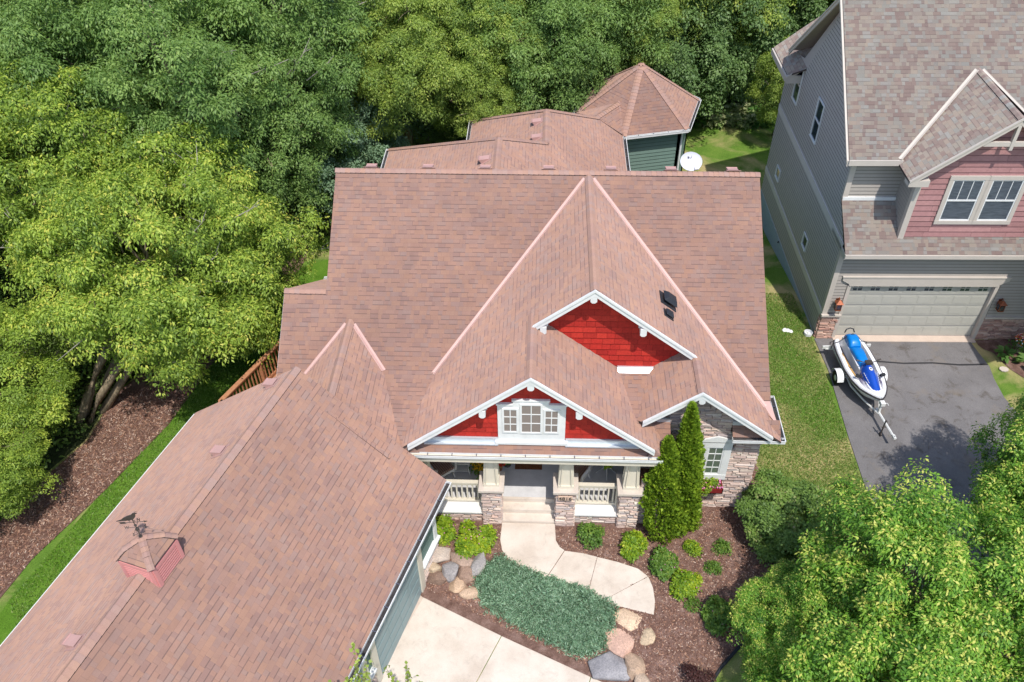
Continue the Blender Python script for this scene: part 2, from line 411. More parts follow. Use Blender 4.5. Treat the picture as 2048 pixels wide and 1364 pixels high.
c = t.mix(t.ramp(s3, [(.54, (0, 0, 0)), (.66, (.75, .75, .75))]), c, (.09, .075, .062))
s4 = t.noise(co_, 1.1, 5, .7); c = t.mix(t.ramp(s4, [(.56, (0, 0, 0)), (.70, (.55, .55, .55))]), c, (.22, .18, .14)); t.col(c); t.bump(b_, .4, .006)
m_plain('tar', (.035, .034, .037), .7)
m_plain('apron', (.56, .45, .37), .85, .1, 3, .2)
t = NT('bark', .95, .1); co_ = t.coords('Object', (1, 1, .25)); a = t.noise(co_, 9, 6, .7, .6)
t.col(t.ramp(a, [(.3, (.12, .09, .065)), (.55, (.30, .24, .16)), (.75, (.44, .37, .26))])); t.bump(a, 1., .04)
t = NT('boulder', .9, .2); co_ = t.coords(); a = t.noise(co_, 2.6, 6, .65); b_ = t.noise(co_, 26, 5, .75); oi = t.n('ObjectInfo'); c = oi.outputs['Color']
c = t.mix(1., c, t.ramp(a, [(.3, (.72, .7, .7)), (.7, (1.2, 1.15, 1.1))]), 'MULTIPLY')
c = t.mix(.75, c, t.ramp(b_, [(.3, (.45, .45, .48)), (.5, (1,)*3), (.72, (1.5, 1.45, 1.4))]), 'MULTIPLY'); t.col(c); t.bump(b_, .6, .02)

LEAFM = {}
def m_leaf(name, cols, trans=.32, rough=.5):
    """leaf: tone from attribute v (each leaf), diffuse + translucent"""
    k_ = {'ash': .86, 'blue': .85, 'deep': .72, 'lime': .86, 'boxelder': .92, 'maple': .86}.get(name, 1.); cols = [tuple(v*k_ for v in q) for q in cols]
    t = NT('leaf_'+name, rough, .35); a = t.attr(); c = t.ramp(a, [(i/(len(cols)-1), q) for i, q in enumerate(cols)])
    t.col(c); tr = t.n('BsdfTranslucent'); t.l(t.mix(1., c, (1.35, 1.45, .75), 'MULTIPLY'), tr.inputs[0])
    mx = t.n('MixShader'); mx.inputs[0].default_value = trans; t.l(t.p.outputs[0], mx.inputs[1]); t.l(tr.outputs[0], mx.inputs[2])
    t.l(mx.outputs[0], t.t.nodes['Material Output'].inputs[0]); LEAFM[name] = t.m; return t.m
m_leaf('boxelder', [(.12, .20, .03), (.24, .35, .05), (.38, .51, .075), (.55, .62, .10), (.68, .62, .12)])
m_leaf('ash', [(.13, .23, .055), (.21, .34, .085), (.32, .46, .12), (.45, .56, .17)])
m_leaf('blue', [(.13, .22, .12), (.20, .32, .18), (.30, .43, .25), (.42, .54, .34)])
m_leaf('deep', [(.12, .22, .07), (.20, .33, .105), (.29, .44, .15), (.40, .52, .21)])
m_leaf('lime', [(.16, .25, .05), (.28, .39, .07), (.41, .52, .10), (.57, .61, .13)])
m_leaf('maple', [(.075, .18, .02), (.14, .31, .035), (.24, .46, .05), (.46, .62, .09), (.76, .74, .18)])
m_leaf('cedar', [(.12, .21, .02), (.21, .33, .028), (.32, .45, .036), (.44, .53, .05)], .25)
m_leaf('spirea', [(.11, .21, .018), (.21, .34, .022), (.38, .48, .03), (.56, .52, .04)])
m_leaf('shrub', [(.07, .15, .025), (.12, .23, .035), (.19, .31, .05), (.33, .36, .07)])
m_leaf('lilac', [(.11, .19, .045), (.17, .28, .06), (.25, .37, .08), (.40, .33, .17)])
m_leaf('juniper', [(.15, .28, .17), (.23, .39, .25), (.33, .50, .34), (.46, .60, .44)], .2)
m_leaf('barberry', [(.05, .022, .022), (.10, .04, .035), (.07, .03, .028)])
m_leaf('hosta', [(.06, .15, .03), (.13, .25, .06), (.23, .34, .11), (.48, .50, .28)])
m_leaf('grass', [(.11, .22, .035), (.17, .30, .05), (.27, .36, .08), (.46, .40, .18)])
m_plain('juniper_mat', (.09, .11, .07), .95, .4, 20)
m_plain('twig_grey', (.34, .30, .26), .9, .2, 20)
m_plain('petal_pink', (.62, .20, .38), .7); m_plain('petal_orange', (.80, .28, .02), .7); m_plain('petal_red', (.62, .04, .02), .7)
m_plain('petal_white', (.80, .80, .78), .7); m_plain('petal_yellow', (.78, .45, .02), .7)
M = MATS

# ---------------------------------------------------------------- terrain
def sstep(a, b, x): t_ = max(0., min(1., (x-a)/(b-a))); return t_*t_*(3-2*t_)
DL = ((-3.1, 12.84), (1.98, 10.42))        # edge between the sunken main driveway and the planting bed
def gz(x, y):
    z = -1.25*sstep(23.5, 34, y)
    z -= .85*sstep(-5.5, -9.5, x)*(1-sstep(24, 32, y))
    # signed distance in front of the driveway line
    ax, ay = DL[0]; bx, by = DL[1]; dx, dy = bx-ax, by-ay; L = math.hypot(dx, dy)
    s = ((x-ax)*dy-(y-ay)*dx)/L      # >0 on the driveway side
    k = sstep(-1.5, -.05, s)*(1-sstep(2.2, 4.2, x-.35*(y-10)))*(1-sstep(-5.5, -9.5, x))
    return z-.4*k

def grid_cut(poly, step):
    """triangulate-free grid split of a 2D polygon (concave allowed) -> bmesh faces"""
    import bmesh
    bm = bmesh.new(); vs_ = [bm.verts.new((p[0], p[1], 0)) for p in poly]; bm.faces.new(vs_)
    bmesh.ops.triangulate(bm, faces=bm.faces[:])
    for ax in (0, 1):
        lo = min(p[ax] for p in poly); hi = max(p[ax] for p in poly); k = math.floor(lo/step)+1
        while k*step < hi:
            co_ = [0, 0, 0]; no = [0, 0, 0]; co_[ax] = k*step; no[ax] = 1
            bmesh.ops.bisect_plane(bm, geom=bm.verts[:]+bm.edges[:]+bm.faces[:], plane_co=co_, plane_no=no, dist=1e-5); k += 1
    return bm
def drape(name, poly, mat, off, kind='structure', step=.5, thick=0., parent=None, smooth_=0, zf=None):
    if smooth_:
        for _ in range(smooth_):
            q = []
            for i in range(len(poly)):
                a, b_ = poly[i], poly[(i+1) % len(poly)]
                q += [(a[0]*.75+b_[0]*.25, a[1]*.75+b_[1]*.25), (a[0]*.25+b_[0]*.75, a[1]*.25+b_[1]*.75)]
            poly = q
    bm = grid_cut(poly, step); f = zf or gz
    for v in bm.verts: v.co.z = f(v.co.x, v.co.y)+off
    if thick:
        import bmesh
        r = bmesh.ops.extrude_face_region(bm, geom=bm.faces[:])
        for v in [g for g in r['geom'] if isinstance(g, bmesh.types.BMVert)]: v.co.z += thick
    me = bpy.data.meshes.new(name); bm.to_mesh(me); bm.free()
    me.materials.append(mat); o = bpy.data.objects.new(name, me); COL.objects.link(o)
    if me.polygons and not thick and me.polygons[0].normal.z < 0: me.flip_normals()
    if kind: o['kind'] = kind
    if parent: o.parent = parent
    return o

# ground sheet: fine near, coarse to the horizon
xs = sorted(set([-400, -250, -150, -90, -60, -45]+[x*.5 for x in range(-70, 61)]+[35, 45, 60, 90, 150, 250, 400]))
ys = sorted(set([-200, -100, -50, -20, -8]+[y*.5 for y in range(0, 101)]+[55, 60, 70, 85, 110, 150, 250, 400, 700]))
mb = MB(); nx_ = len(xs)
mb.v = [(x, y, gz(x, y)) for y in ys for x in xs]
for j in range(len(ys)-1):
    for i in range(nx_-1): mb.f.append((j*nx_+i, j*nx_+i+1, (j+1)*nx_+i+1, (j+1)*nx_+i))
mb.m = [0]*len(mb.f); mb.uv = [[(0, 0)]*4]*len(mb.f); mb.a = [0.]*len(mb.f)
mb.build('lawn', M['lawn'], smooth=True)['kind'] = 'structure'

drape('forest_floor', [(-60, 9), (-17.6, 9), (-16.6, 15.3), (-15.9, 17.2), (-15.3, 18.4), (-15.2, 20.6), (-13.6, 23.5), (-11.8, 28.5), (-10.5, 34), (-7, 39), (0, 42), (7.6, 44), (14, 44.2), (34, 44), (34, 90), (-60, 90)], M['forest_floor'], .012, step=2.)
drape('side_lawn', [(-15.2, 11.2), (-15.0, 12.4), (-13.85, 16.3), (-12.75, 19.25), (-12.3, 21.6), (-12.0, 23.5), (-10.4, 28), (-7.2, 30), (-6.6, 15), (-8.2, 8), (-14, 4), (-16.8, 6)], M['lawn_lush'], .012)
drape('mulch_path', [(-18.2, 6), (-17.2, 12.9), (-16.5, 15.3), (-15.8, 17.1), (-15.2, 18.4), (-15.1, 20.6), (-13.5, 23.5), (-11.7, 28.5), (-10.6, 33), (-9.6, 33), (-10.2, 28), (-11.9, 23.4), (-12.25, 21.4), (-12.7, 19.2), (-13.8, 16.3), (-14.95, 13.8), (-15.3, 12.4), (-15.7, 9), (-16, 6)], M['mulch'], .03)
drape('front_bed', [(-3.3, 15.2), (-3.4, 12.8), (-3.2, 12.6), (-.94, 11.5), (1.35, 10.46), (1.95, 10.2), (2.45, 9.6), (3.6, 9.2), (4.3, 10.1), (4.66, 10.6), (5.42, 11.4), (6.2, 12.0), (7.6, 12.6), (8.2, 13.6), (8.1, 14.9), (7.3, 16.1), (6.7, 17.2), (6.45, 19.6), (6.1, 19.6), (6.0, 15.9), (3.6, 15.7), (3.3, 15.2)], M['mulch'], .045, step=.25)
mb = MB(); pe = [(4.05, 9.6), (4.3, 10.1), (4.66, 10.6), (5.42, 11.4), (6.2, 12.0), (7.6, 12.6)]
mb.tube([(x, y, gz(x, y)+.04) for x, y in pe], .045, 8); tag(mb.build('bed_edging', M['black_plastic'], smooth=True), 'black plastic edging strip curving between mulch bed and lawn at lower right', 'edging')
# driveways, walks
ZD = -.4
def flat(z): return lambda x, y: z
cd = [((-3.12, 12.72), (-.90, 11.66), (-2.14, 8.9), (-4.28, 9.9)), ((-.885, 11.652), (1.43, 10.60), (.42, 7.3), (-2.125, 8.892)), ((1.445, 10.592), (2.2, 10.2), (2.6, 9.2), (1.6, 6.4), (.435, 7.29)), ((-4.30, 9.88), (-3.75, 9.63), (-5.9, 4.2), (-6.2, 4.3))]
mb = MB()
for q in cd: mb.prism([(x, y, ZD-.14) for x, y in q], (0, 0, .165))
mb.build('driveway', M['concrete'], bevel=.012)['kind'] = 'structure'
wk = [(-1.08, 14.84), (-1.11, 14.25), (-1.04, 13.9), (-.86, 13.63), (-.42, 13.36), (.23, 13.06), (.73, 13.95), (.60, 14.05), (.49, 14.27), (.46, 14.84)]
wk2 = [(.24, 13.052), (1.366, 12.66), (1.652, 13.765), (1.26, 13.87), (.741, 13.94)]
wk3 = [(1.374, 12.657), (1.815, 12.438), (3.03, 13.185), (2.77, 13.42), (2.21, 13.62), (1.66, 13.76)]
wk4 = [(1.822, 12.435), (2.06, 12.27), (3.09, 12.02), (3.16, 12.41), (3.14, 12.83), (3.04, 13.175)]
mb = MB()
for q, h in ((wk, .075), (wk2, .06), (wk3, .06), (wk4, .06)):
    n = len(q); c_ = [(x, y, -.25) for x, y in q]; mb.prism(c_, (0, 0, .25+h))
mb.build('front_walk', M['concrete'], bevel=.01)['kind'] = 'structure'
drape('asphalt_driveway', [(9.80, 23.2), (9.92, 21.6), (9.84, 18.6), (9.84, 16.3), (9.95, 15.2), (10.3, 13.0), (10.6, 8), (17.5, 8), (16.8, 14), (15.9, 18.4), (15.45, 20.4), (15.45, 21.3), (15.52, 21.9), (15.40, 22.6), (15.3, 23.3)], M['asphalt'], .03)
drape('driveway_seam', [(11.0, 22.02), (11.8, 22.07), (12.6, 22.0), (13.6, 22.05), (14.5, 21.98), (15.5, 22.03), (15.5, 21.95), (14.5, 21.9), (13.6, 21.98), (12.6, 21.93), (11.8, 22.0), (11.0, 21.96)], M['tar'], .036)
drape('neighbour_bed', [(15.5, 23.4), (15.55, 22.85), (16.0, 22.55), (16.1, 21.9), (16.6, 21.2), (17.5, 20.6), (20, 20.4), (24, 21.6), (24, 23.5)], M['mulch'], .022, smooth_=1)

# scattered wood chips (uncountable) on the beds in view
def inpoly(x, y, P):
    c = False; n = len(P)
    for i in range(n):
        a, b_ = P[i], P[i-1]
        if (a[1] > y) != (b_[1] > y) and x < (b_[0]-a[0])*(y-a[1])/(b_[1]-a[1])+a[0]: c = not c
    return c
BED = [(-3.2, 14.8), (-3.3, 12.95), (-3.1, 12.85), (-.86, 11.72), (1.43, 10.68), (1.98, 10.42), (2.5, 9.8), (3.6, 9.4), (4.2, 10.1), (4.6, 10.6), (5.4, 11.4), (6.2, 12.0), (7.4, 12.7), (8.0, 13.6), (8.0, 14.9), (6.7, 17.2), (6.2, 17.2), (6.05, 15.6), (3.3, 15.2), (2.9, 14.7), (-1.6, 14.75)]
PATH = [(-17.2, 12.9), (-16.5, 15.3), (-15.8, 17.1), (-15.2, 18.4), (-15.1, 20.6), (-12.25, 21.4), (-12.7, 19.2), (-13.8, 16.3), (-14.95, 13.8), (-15.4, 12.4)]
def chips(name, P, n, avoid=(), seed=3, s=(.02, .06)):
    r = np.random.RandomState(seed); x0, x1 = min(p[0] for p in P), max(p[0] for p in P); y0, y1 = min(p[1] for p in P), max(p[1] for p in P)
    V = []; A = []
    while len(A) < n:
        x, y = r.uniform(x0, x1), r.uniform(y0, y1)
        if not inpoly(x, y, P) or any(inpoly(x, y, q) for q in avoid): continue
        L = r.uniform(*s); w_ = r.uniform(.004, .012); th = r.uniform(0, math.pi); ti = r.uniform(-.4, .4)
        c = np.array((x, y, gz(x, y)+.05+r.uniform(0, .014))); d = np.array((math.cos(th), math.sin(th), ti))*L/2; e = np.array((-math.sin(th), math.cos(th), r.uniform(-.5, .5)))*w_
        V += [c-d-e, c+d-e, c+d+e, c-d+e]; A.append(r.rand()**2)
    m = MB(); m.v = [tuple(q) for q in V]; m.f = [(4*i, 4*i+1, 4*i+2, 4*i+3) for i in range(n)]; m.m = [0]*n; m.uv = [[(0, 0)]*4]*n; m.a = A
    o = m.build(name, M['chips']); o['kind'] = 'stuff'; return o
m_attr('chips', [(.12, .06, .045), (.26, .14, .10), (.40, .22, .14), (.56, .44, .36)], 10, .1, .9, 0)
chips('mulch_chips', BED, 26000, (wk, wk2, wk3, wk4))
chips('mulch_chips', PATH, 12000, (), 5, (.04, .11))

# ---------------------------------------------------------------- roof helpers
def plane(gx, gy, c): return (gx, gy, c)
def pzv(g, x, y): return g[0]*x+g[1]*y+g[2]
def roof_plane(mb, pts, g, th=.07):
    d = Vector((g[0], g[1], 0)); s = d.length; d.normalize(); u = Vector((-d.y, d.x, 0)); k = math.sqrt(1+s*s)
    # make the polygon counter-clockwise so that it faces up
    if sum(pts[i][0]*pts[(i+1) % len(pts)][1]-pts[(i+1) % len(pts)][0]*pts[i][1] for i in range(len(pts))) < 0: pts = pts[::-1]
    P = [Vector((x, y, pzv(g, x, y))) for x, y in pts]; n = len(P)
    mb.face(P, 0, [(p.dot(u), p.dot(d)*k) for p in P])
    Q = [p-Vector((0, 0, th)) for p in P]
    for i in range(n): mb.face([P[i], Q[i], Q[(i+1) % n], P[(i+1) % n]], 1)
    mb.face(Q[::-1], 2)
def side_dir(g, r, up):
    n = Vector((-g[0], -g[1], 1)).normalized(); d = n.cross(r).normalized()
    return d if (d.z > 0) == up else -d
def cap_line(mb, p0, p1, g1, g2, seed=1, half=.15, step=.15, lift=.022):
    """overlapping bent ridge / hip cap shingles from p0 to p1"""
    rnd = random.Random(seed); p0, p1 = Vector(p0), Vector(p1); r = (p1-p0); L = r.length; r.normalize()
    a, b_ = side_dir(g1, r, False), side_dir(g2, r, False); up = -(a+b_).normalized()
    n = max(1, int(L/step))
    for i in range(n):
        s0 = i*L/n; s1 = min(L, s0+L/n*1.18); v = rnd.random()*.999; h0, h1 = lift+.012, lift
        A, B = p0+r*s0, p0+r*s1
        ap0, ap1 = A+up*(h0-.012)+(a+b_)*.0, B+up*(h1-.012)
        e0, e1 = A+a*half+up*h0, B+a*half+up*h1; m0, m1 = A+a*half*.3+up*(h0+.004), B+a*half*.3+up*(h1+.004)
        f0, f1 = A+b_*half+up*h0, B+b_*half+up*h1; k0, k1 = A+b_*half*.3+up*(h0+.004), B+b_*half*.3+up*(h1+.004)
        c0 = A+up*(h0+.0); c1 = B+up*(h1+.0)
        for q in ((e0, e1, m1, m0), (m0, m1, k1, k0), (k0, k1, f1, f0)): mb.face(q, 0, a=v)
        dn = -up*.022
        for x_, y_ in ((e0, m0), (m0, k0), (k0, f0)): mb.face((x_, y_, y_+dn, x_+dn), 1)
        mb.face((e0, e1, e1+dn, e0+dn), 1); mb.face((f0, f1, f1+dn, f0+dn), 1)
def valley_line(mb, p0, p1, g1, g2, half=.065, mat=0, off=.012):
    p0, p1 = Vector(p0), Vector(p1); r = (p1-p0).normalized(); a, b_ = side_dir(g1, r, True), side_dir(g2, r, True); up = (a+b_).normalized()
    o = up*off
    mb.face((p0+o, p1+o, p1+a*half+o, p0+a*half+o), mat); mb.face((p0+b_*half+o, p1+b_*half+o, p1+o, p0+o), mat)
    mb.tube((p0+o+up*.006, p1+o+up*.006), .012, 5, mat)
    for s_ in (a, b_): mb.tube((p0+o+s_*half, p1+o+s_*half), .008, 4, mat)
def gutter(parent, p0, p1, outd, w_=.13, h=.11, local=False, mats=None, name='gutter', hang=.65, label=None):
    p0, p1, o = Vector(p0), Vector(p1), Vector(outd).normalized(); m = MB(); Z = Vector((0, 0, 1)); d = (p1-p0); L = d.length; d.normalize()
    def bx(o0, o1, z0, z1, mat):
        c = (p0+p1)/2+o*((o0+o1)/2)+Z*((z0+z1)/2); R = Matrix((d, o, Z)).transposed(); m.box(c, (L, o1-o0, z1-z0), R, mat)
    bx(-.0, .008, -h, .0, 0); bx(w_-.008, w_, -h, 0, 0); bx(w_-.004, w_+.012, -.018, .004, 0); bx(.008, w_-.008, -h, -h+.008, 0); bx(.009, w_-.009, -h+.009, -h+.03, 1)
    for e in (p0, p1): m.box(e+o*w_/2+Z*(-h/2), (.008, w_, h), Matrix((d, o, Z)).transposed(), 0)
    k = 1
    while k*hang < L: m.box(p0+d*(k*hang)+o*w_/2+Z*-.012, (.02, w_-.01, .012), Matrix((d, o, Z)).transposed(), 2); k += 1
    ob = m.build(name, mats or [M['white_trim'], M['gutter_debris'], M['dish_grey']], parent, local)
    if label: ob['label'] = label
    return ob
def rake(parent, pts, nrm, h=.2, th=.045, mat='white_trim', local=False, name='rake_board', drop=.0, strip=True):
    """board following the polyline pts (top edge), th thick along nrm"""
    n = Vector(nrm).normalized()*th; out = []
    for i in range(len(pts)-1):
        m = MB(); p, q = Vector(pts[i]), Vector(pts[i+1]); Z = Vector((0, 0, 1))
        m.prism([p-Z*drop, q-Z*drop, q-Z*(h+drop), p-Z*(h+drop)], n); 
        if strip: m.prism([p-Z*(drop-.012)+n*1.0, q-Z*(drop-.012)+n*1.0, q-Z*(drop+.055)+n*1.0, p-Z*(drop+.055)+n*1.0], n*.6)
        out.append(m.build(name, [M[mat]], parent, local))
    return out
def bracket(parent, x, y_front, y_back, z, w_=.17, h=.26):
    m = MB(); c = w_*.28
    P = [(x-w_/2, z), (x+w_/2, z), (x+w_/2, z-h+c), (x+w_/2-c, z-h), (x-w_/2+c, z-h), (x-w_/2, z-h+c)]
    m.prism([(a, y_back, b_) for a, b_ in P], (0, y_front-y_back, 0)); m.b(x-w_*.72, x+w_*.72, y_front+.14, y_back, z-.08, z-.0)
    return m.build('bracket', [M['white_trim']], parent, bevel=.008)

def window(parent, W, x0, x1, z0, z1, cols, rows, trim=.1, glass='glass_dark', frame='white_trim', sash=.04, name='window', local=False, trimmat=None, mid=False, rows_at=None, out=.03, lbl=None, colz=None):
    """a window: trim boards, sash, muntins, one pane sheet"""
    f = MB(); TM = trimmat or frame
    def bx(m, a0, a1, c0, c1, o0, o1, mat=0):
        m.prism([W.p(a0, c0, o0), W.p(a1, c0, o0), W.p(a1, c1, o0), W.p(a0, c1, o0)], W.n*(o1-o0), mat)
    if trim:
        bx(f, x0-trim, x1+trim, z1, z1+trim*1.1, 0, out+.02); bx(f, x0-trim, x1+trim, z0-trim, z0, 0, out+.025)
        bx(f, x0-trim, x0, z0, z1, 0, out+.015); bx(f, x1, x1+trim, z0, z1, 0, out+.015)
    ob = f.build(name, [M[TM]], parent, local)
    if lbl: ob['label'] = lbl
    s = MB()
    bx(s, x0, x0+sash, z0, z1, 0, out); bx(s, x1-sash, x1, z0, z1, 0, out); bx(s, x0, x1, z0, z0+sash, 0, out+.002); bx(s, x0, x1, z1-sash, z1, 0, out+.002)
    if mid: bx(s, x0, x1, (z0+z1)/2-.025, (z0+z1)/2+.025, 0, out+.004)
    mw = .011
    cz0, cz1 = colz or (z0, z1)
    for i in range(1, cols): xx = x0+(x1-x0)*i/cols; bx(s, xx-mw, xx+mw, cz0, cz1, 0, out-.008)
    for z_ in (rows_at if rows_at is not None else [z0+(z1-z0)*j/rows for j in range(1, rows)]): bx(s, x0, x1, z_-mw, z_+mw, 0, out-.007)
    s.build('frame', [M[frame]], ob, local)
    p = MB(); p.face([W.p(x0, z0, .008), W.p(x1, z0, .008), W.p(x1, z1, .008), W.p(x0, z1, .008)]); p.build('pane', [M[glass]], ob, local)
    return ob

# ---------------------------------------------------------------- main house
H = thing('house', 'brown shingled house with red shake gables and stone porch piers, in the middle', 'house', (0, 18, 0))
MF = plane(0, .67, 7.54-.67*22); MK = plane(0, -.67, 7.54+.67*22)
BL = plane(.79, 0, 7.5-.79*1.29); BR = plane(-.79, 0, 7.5+.79*1.29)
zA = pzv(BL, -.26, 0); AR = plane(-.79, 0, zA-.79*.26)
zC = pzv(BR, 4.07, 0); CL = plane(.79, 0, zC-.79*4.07)
I1 = plane(0, .2, 4.42-.2*16.95); I2 = plane(0, .53, 3.29-.53*14.7); I3 = plane(0, .8, 3.46-.8*15.33)
WP = plane(0, .27, 4.15-.27*16.95); PP = plane(0, .67, 3.29-.67*14.69)
KL = plane(.79, 0, 4.96+.79*5.46); KR = plane(-.79, 0, 4.96-.79*5.46)
un, uu = Vector((.958, -.287, 0)), Vector((.287, .958, 0)); un.normalize(); uu.normalize()
def AB(a, b, z=0.): v = un*a+uu*b; return (v.x, v.y, z) if z is not None else (v.x, v.y)
def AB2(a, b): v = un*a+uu*b; return (v.x, v.y)
RA, RZ, RS = -10.4, 5.7, .765
WF = plane(-RS*un.x, -RS*un.y, RZ+RS*RA); WBk = plane(RS*un.x, RS*un.y, RZ-RS*RA)
BE, B0 = 12.95, 3.6
AF, ABk = -6.48, -14.31
mb = MB()
RP = [
 ([(-6.22, 22), (1.29, 22), (1.29, 21.94), (-2.94, 16.95), (-4.44, 16.95), (-5.46, 18.15), (-7.2, 16.1), (-7.42, 16.1), (-7.42, 18.87), (-6.22, 18.87)], MF),
 ([(1.29, 22), (6.27, 22), (6.27, 16.4), (5.98, 16.4), (1.29, 21.94)], MF),
 ([(-6.22, 22), (-6.22, 28.35), (6.27, 28.35), (6.27, 22)], MK),
 ([(-7.42, 18.87), (-6.22, 18.87), (-6.22, 22.1), (-7.3, 22.1)], plane(0, -.67, 5.44+.67*18.87)),
 ([(1.29, 21.94), (-2.94, 16.95), (-3.72, 14.66), (-3.72, 14.6), (-.26, 14.6), (-.26, 16.5), (1.29, 16.5)], BL),
 ([(1.29, 21.94), (1.29, 16.5), (4.07, 16.5), (4.07, 15.18), (6.38, 15.18), (6.38, 15.95), (6.27, 16.07)], BR),
 ([(-.26, 14.6), (2.97, 14.6), (3.3, 15.05), (2.94, 15.6), (2.52, 15.3), (2.09, 16.98), (-.26, 16.98)], AR),
 ([(4.07, 15.18), (4.07, 16.98), (2.95, 16.98), (2.52, 15.3), (2.62, 15.18)], CL),
 ([(2.05, 17.0), (2.98, 17.0), (2.56, 15.2), (2.48, 15.2)], I1),
 ([(2.80, 15.7), (3.46, 15.7), (3.46, 14.69), (3.1, 14.69), (2.97, 14.75)], I2),
 ([(5.13, 15.7), (6.4, 15.7), (6.4, 15.33), (5.13, 15.33)], I3),
 ([(-4.46, 16.97), (-2.92, 16.97), (-3.7, 14.6), (-3.95, 14.6)], WP),
 ([(-3.9, 15.05), (2.97, 15.05), (3.2, 14.69), (-3.62, 14.69)], PP),
 ([(-5.46, 18.15), (-4.44, 16.95), (-3.66, 14.62), (-3.9, 14.1), (-5.46, 14.6)], KR),
 ([(-5.46, 18.15), (-5.46, 14.6), (-7.31, 15.97)], KL),
 ([AB2(RA, B0), AB2(AF, B0), AB2(AF, BE), AB2(RA, BE)], WF),
 ([AB2(RA, B0), AB2(RA, BE), AB2(ABk, BE), AB2(ABk, B0)], WBk)]
# rear roofs
R1L = plane(.67, 0, 3.2+.67*6.37); R1R = plane(-.67, 0, 3.2+.67*3.2); R1B = plane(0, -.67, 3.2+.67*30.84)
R2L = plane(.67, 0, 3.2+.67*3.15); R2B = plane(0, -.67, 3.2+.67*33.36)
RP += [([(-1.585, 23.7), (-1.585, 26.05), (-6.37, 30.84), (-6.37, 28.48)], R1L),
 ([(-1.585, 23.7), (3.2, 28.48), (3.2, 33.36), (.02, 30.2), (.02, 27.66), (-1.585, 26.05)], R1R),
 ([(-6.37, 30.84), (-1.585, 26.05), (.02, 27.66), (-3.15, 30.84)], R1B),
 ([(.02, 27.66), (.02, 30.2), (-3.15, 33.36), (-3.15, 30.84)], R2L),
 ([(.02, 30.2), (3.2, 33.36), (-3.15, 33.36)], R2B)]
TC = Vector((4.01, 34.77, 5.15)); TH = [(TC.x+2.82*math.cos(rad(13.8+60*k)), TC.y+2.82*math.sin(rad(13.8+60*k))) for k in range(6)]
def plane3(p, q, r):
    n = (Vector(q)-Vector(p)).cross(Vector(r)-Vector(p)); gx, gy = -n.x/n.z, -n.y/n.z; return plane(gx, gy, p[2]-gx*p[0]-gy*p[1])
TPL = []
for k in range(6):
    a, b_ = TH[k], TH[(k+1) % 6]; g = plane3((*a, 3.2), (*b_, 3.2), TC); TPL.append(g); RP.append(([a, b_, (TC.x, TC.y)], g))
c0, c1 = (2.05, 32.23, 3.97), (3.13, 33.65, 3.97)
gT1 = plane3(c0, c1, (3.3, 32.06, 3.2)); gT2 = plane3(c0, c1, (1.26, 34.1, 3.2))
RP += [([c0[:2], c1[:2], (3.3, 32.06)], gT1), ([c0[:2], c1[:2], (1.26, 34.1)], gT2)]
for P, g in RP: roof_plane(mb, P, g)
# fillers: small hip corners by the porch gutter
mb.face([(2.97, 14.6, pzv(AR, 2.97, 0)), (3.24, 14.69, 3.3), (3.3, 15.05, pzv(AR, 3.3, 0))], 0, [(0, 0), (.3, 0), (.2, .5)])
mb.face([(2.97, 14.6, pzv(AR, 2.97, 0)), (2.8, 14.69, 3.31), (3.24, 14.69, 3.3)], 0, [(0, .5), (0, 0), (.3, 0)])
mb.face([(-3.46, 14.6, pzv(BL, -3.46, 0)), (-3.72, 14.6, pzv(BL, -3.72, 0)), (-3.64, 14.68, 3.3), (-3.2, 14.68, 3.31)], 0, [(0, .6), (.3, .6), (.2, 0), (.6, 0)])
mb.face([(-3.72, 14.6, 3.53), (-3.95, 14.6, 3.51), (-3.95, 14.66, 3.3), (-3.64, 14.68, 3.3)], 0, [(0, .3), (.3, .3), (.3, 0), (0, 0)])
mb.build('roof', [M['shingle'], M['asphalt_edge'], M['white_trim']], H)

m_ = MB()
caps = [((-6.24, 22, 7.54), (6.29, 22, 7.54), MF, MK), ((1.29, 21.95, 7.5), (1.29, 16.49, 7.5), BL, BR), ((-.26, 16.98, zA), (-.26, 14.59, zA), BL, AR), ((4.07, 16.5, zC), (4.07, 15.17, zC), CL, BR),
 ((-5.46, 18.15, 4.96), (-5.46, 15.0, 4.96), KL, KR), ((-7.43, 18.87, 5.44), (-6.22, 18.87, 5.44), MF, plane(0, -.67, 0)),
 (AB(RA, BE+.02, RZ), AB(RA, B0, RZ), WF, WBk),
 ((-1.585, 26.05, 6.4), (-1.585, 23.7, 6.4), R1L, R1R), ((-6.37, 30.84, 3.2), (-1.585, 26.05, 6.4), R1L, R1B), ((.02, 27.66, 5.33), (-1.585, 26.05, 6.4), R1R, R1B),
 ((.02, 30.2, 5.33), (.02, 27.66, 5.33), R2L, R1R), ((-3.15, 33.36, 3.2), (.02, 30.2, 5.33), R2L, R2B), ((3.2, 33.36, 3.2), (.02, 30.2, 5.33), R1R, R2B), (c0, c1, gT1, gT2)]
for k in range(6): caps.append(((*TH[k], 3.2), tuple(TC), TPL[k-1], TPL[k]))
for i, (a, b_, g1, g2) in enumerate(caps): cap_line(m_, a, b_, g1, g2, seed=i)
m_.build('ridge_cap', [M['cap_shingle'], M['asphalt_edge']], H)

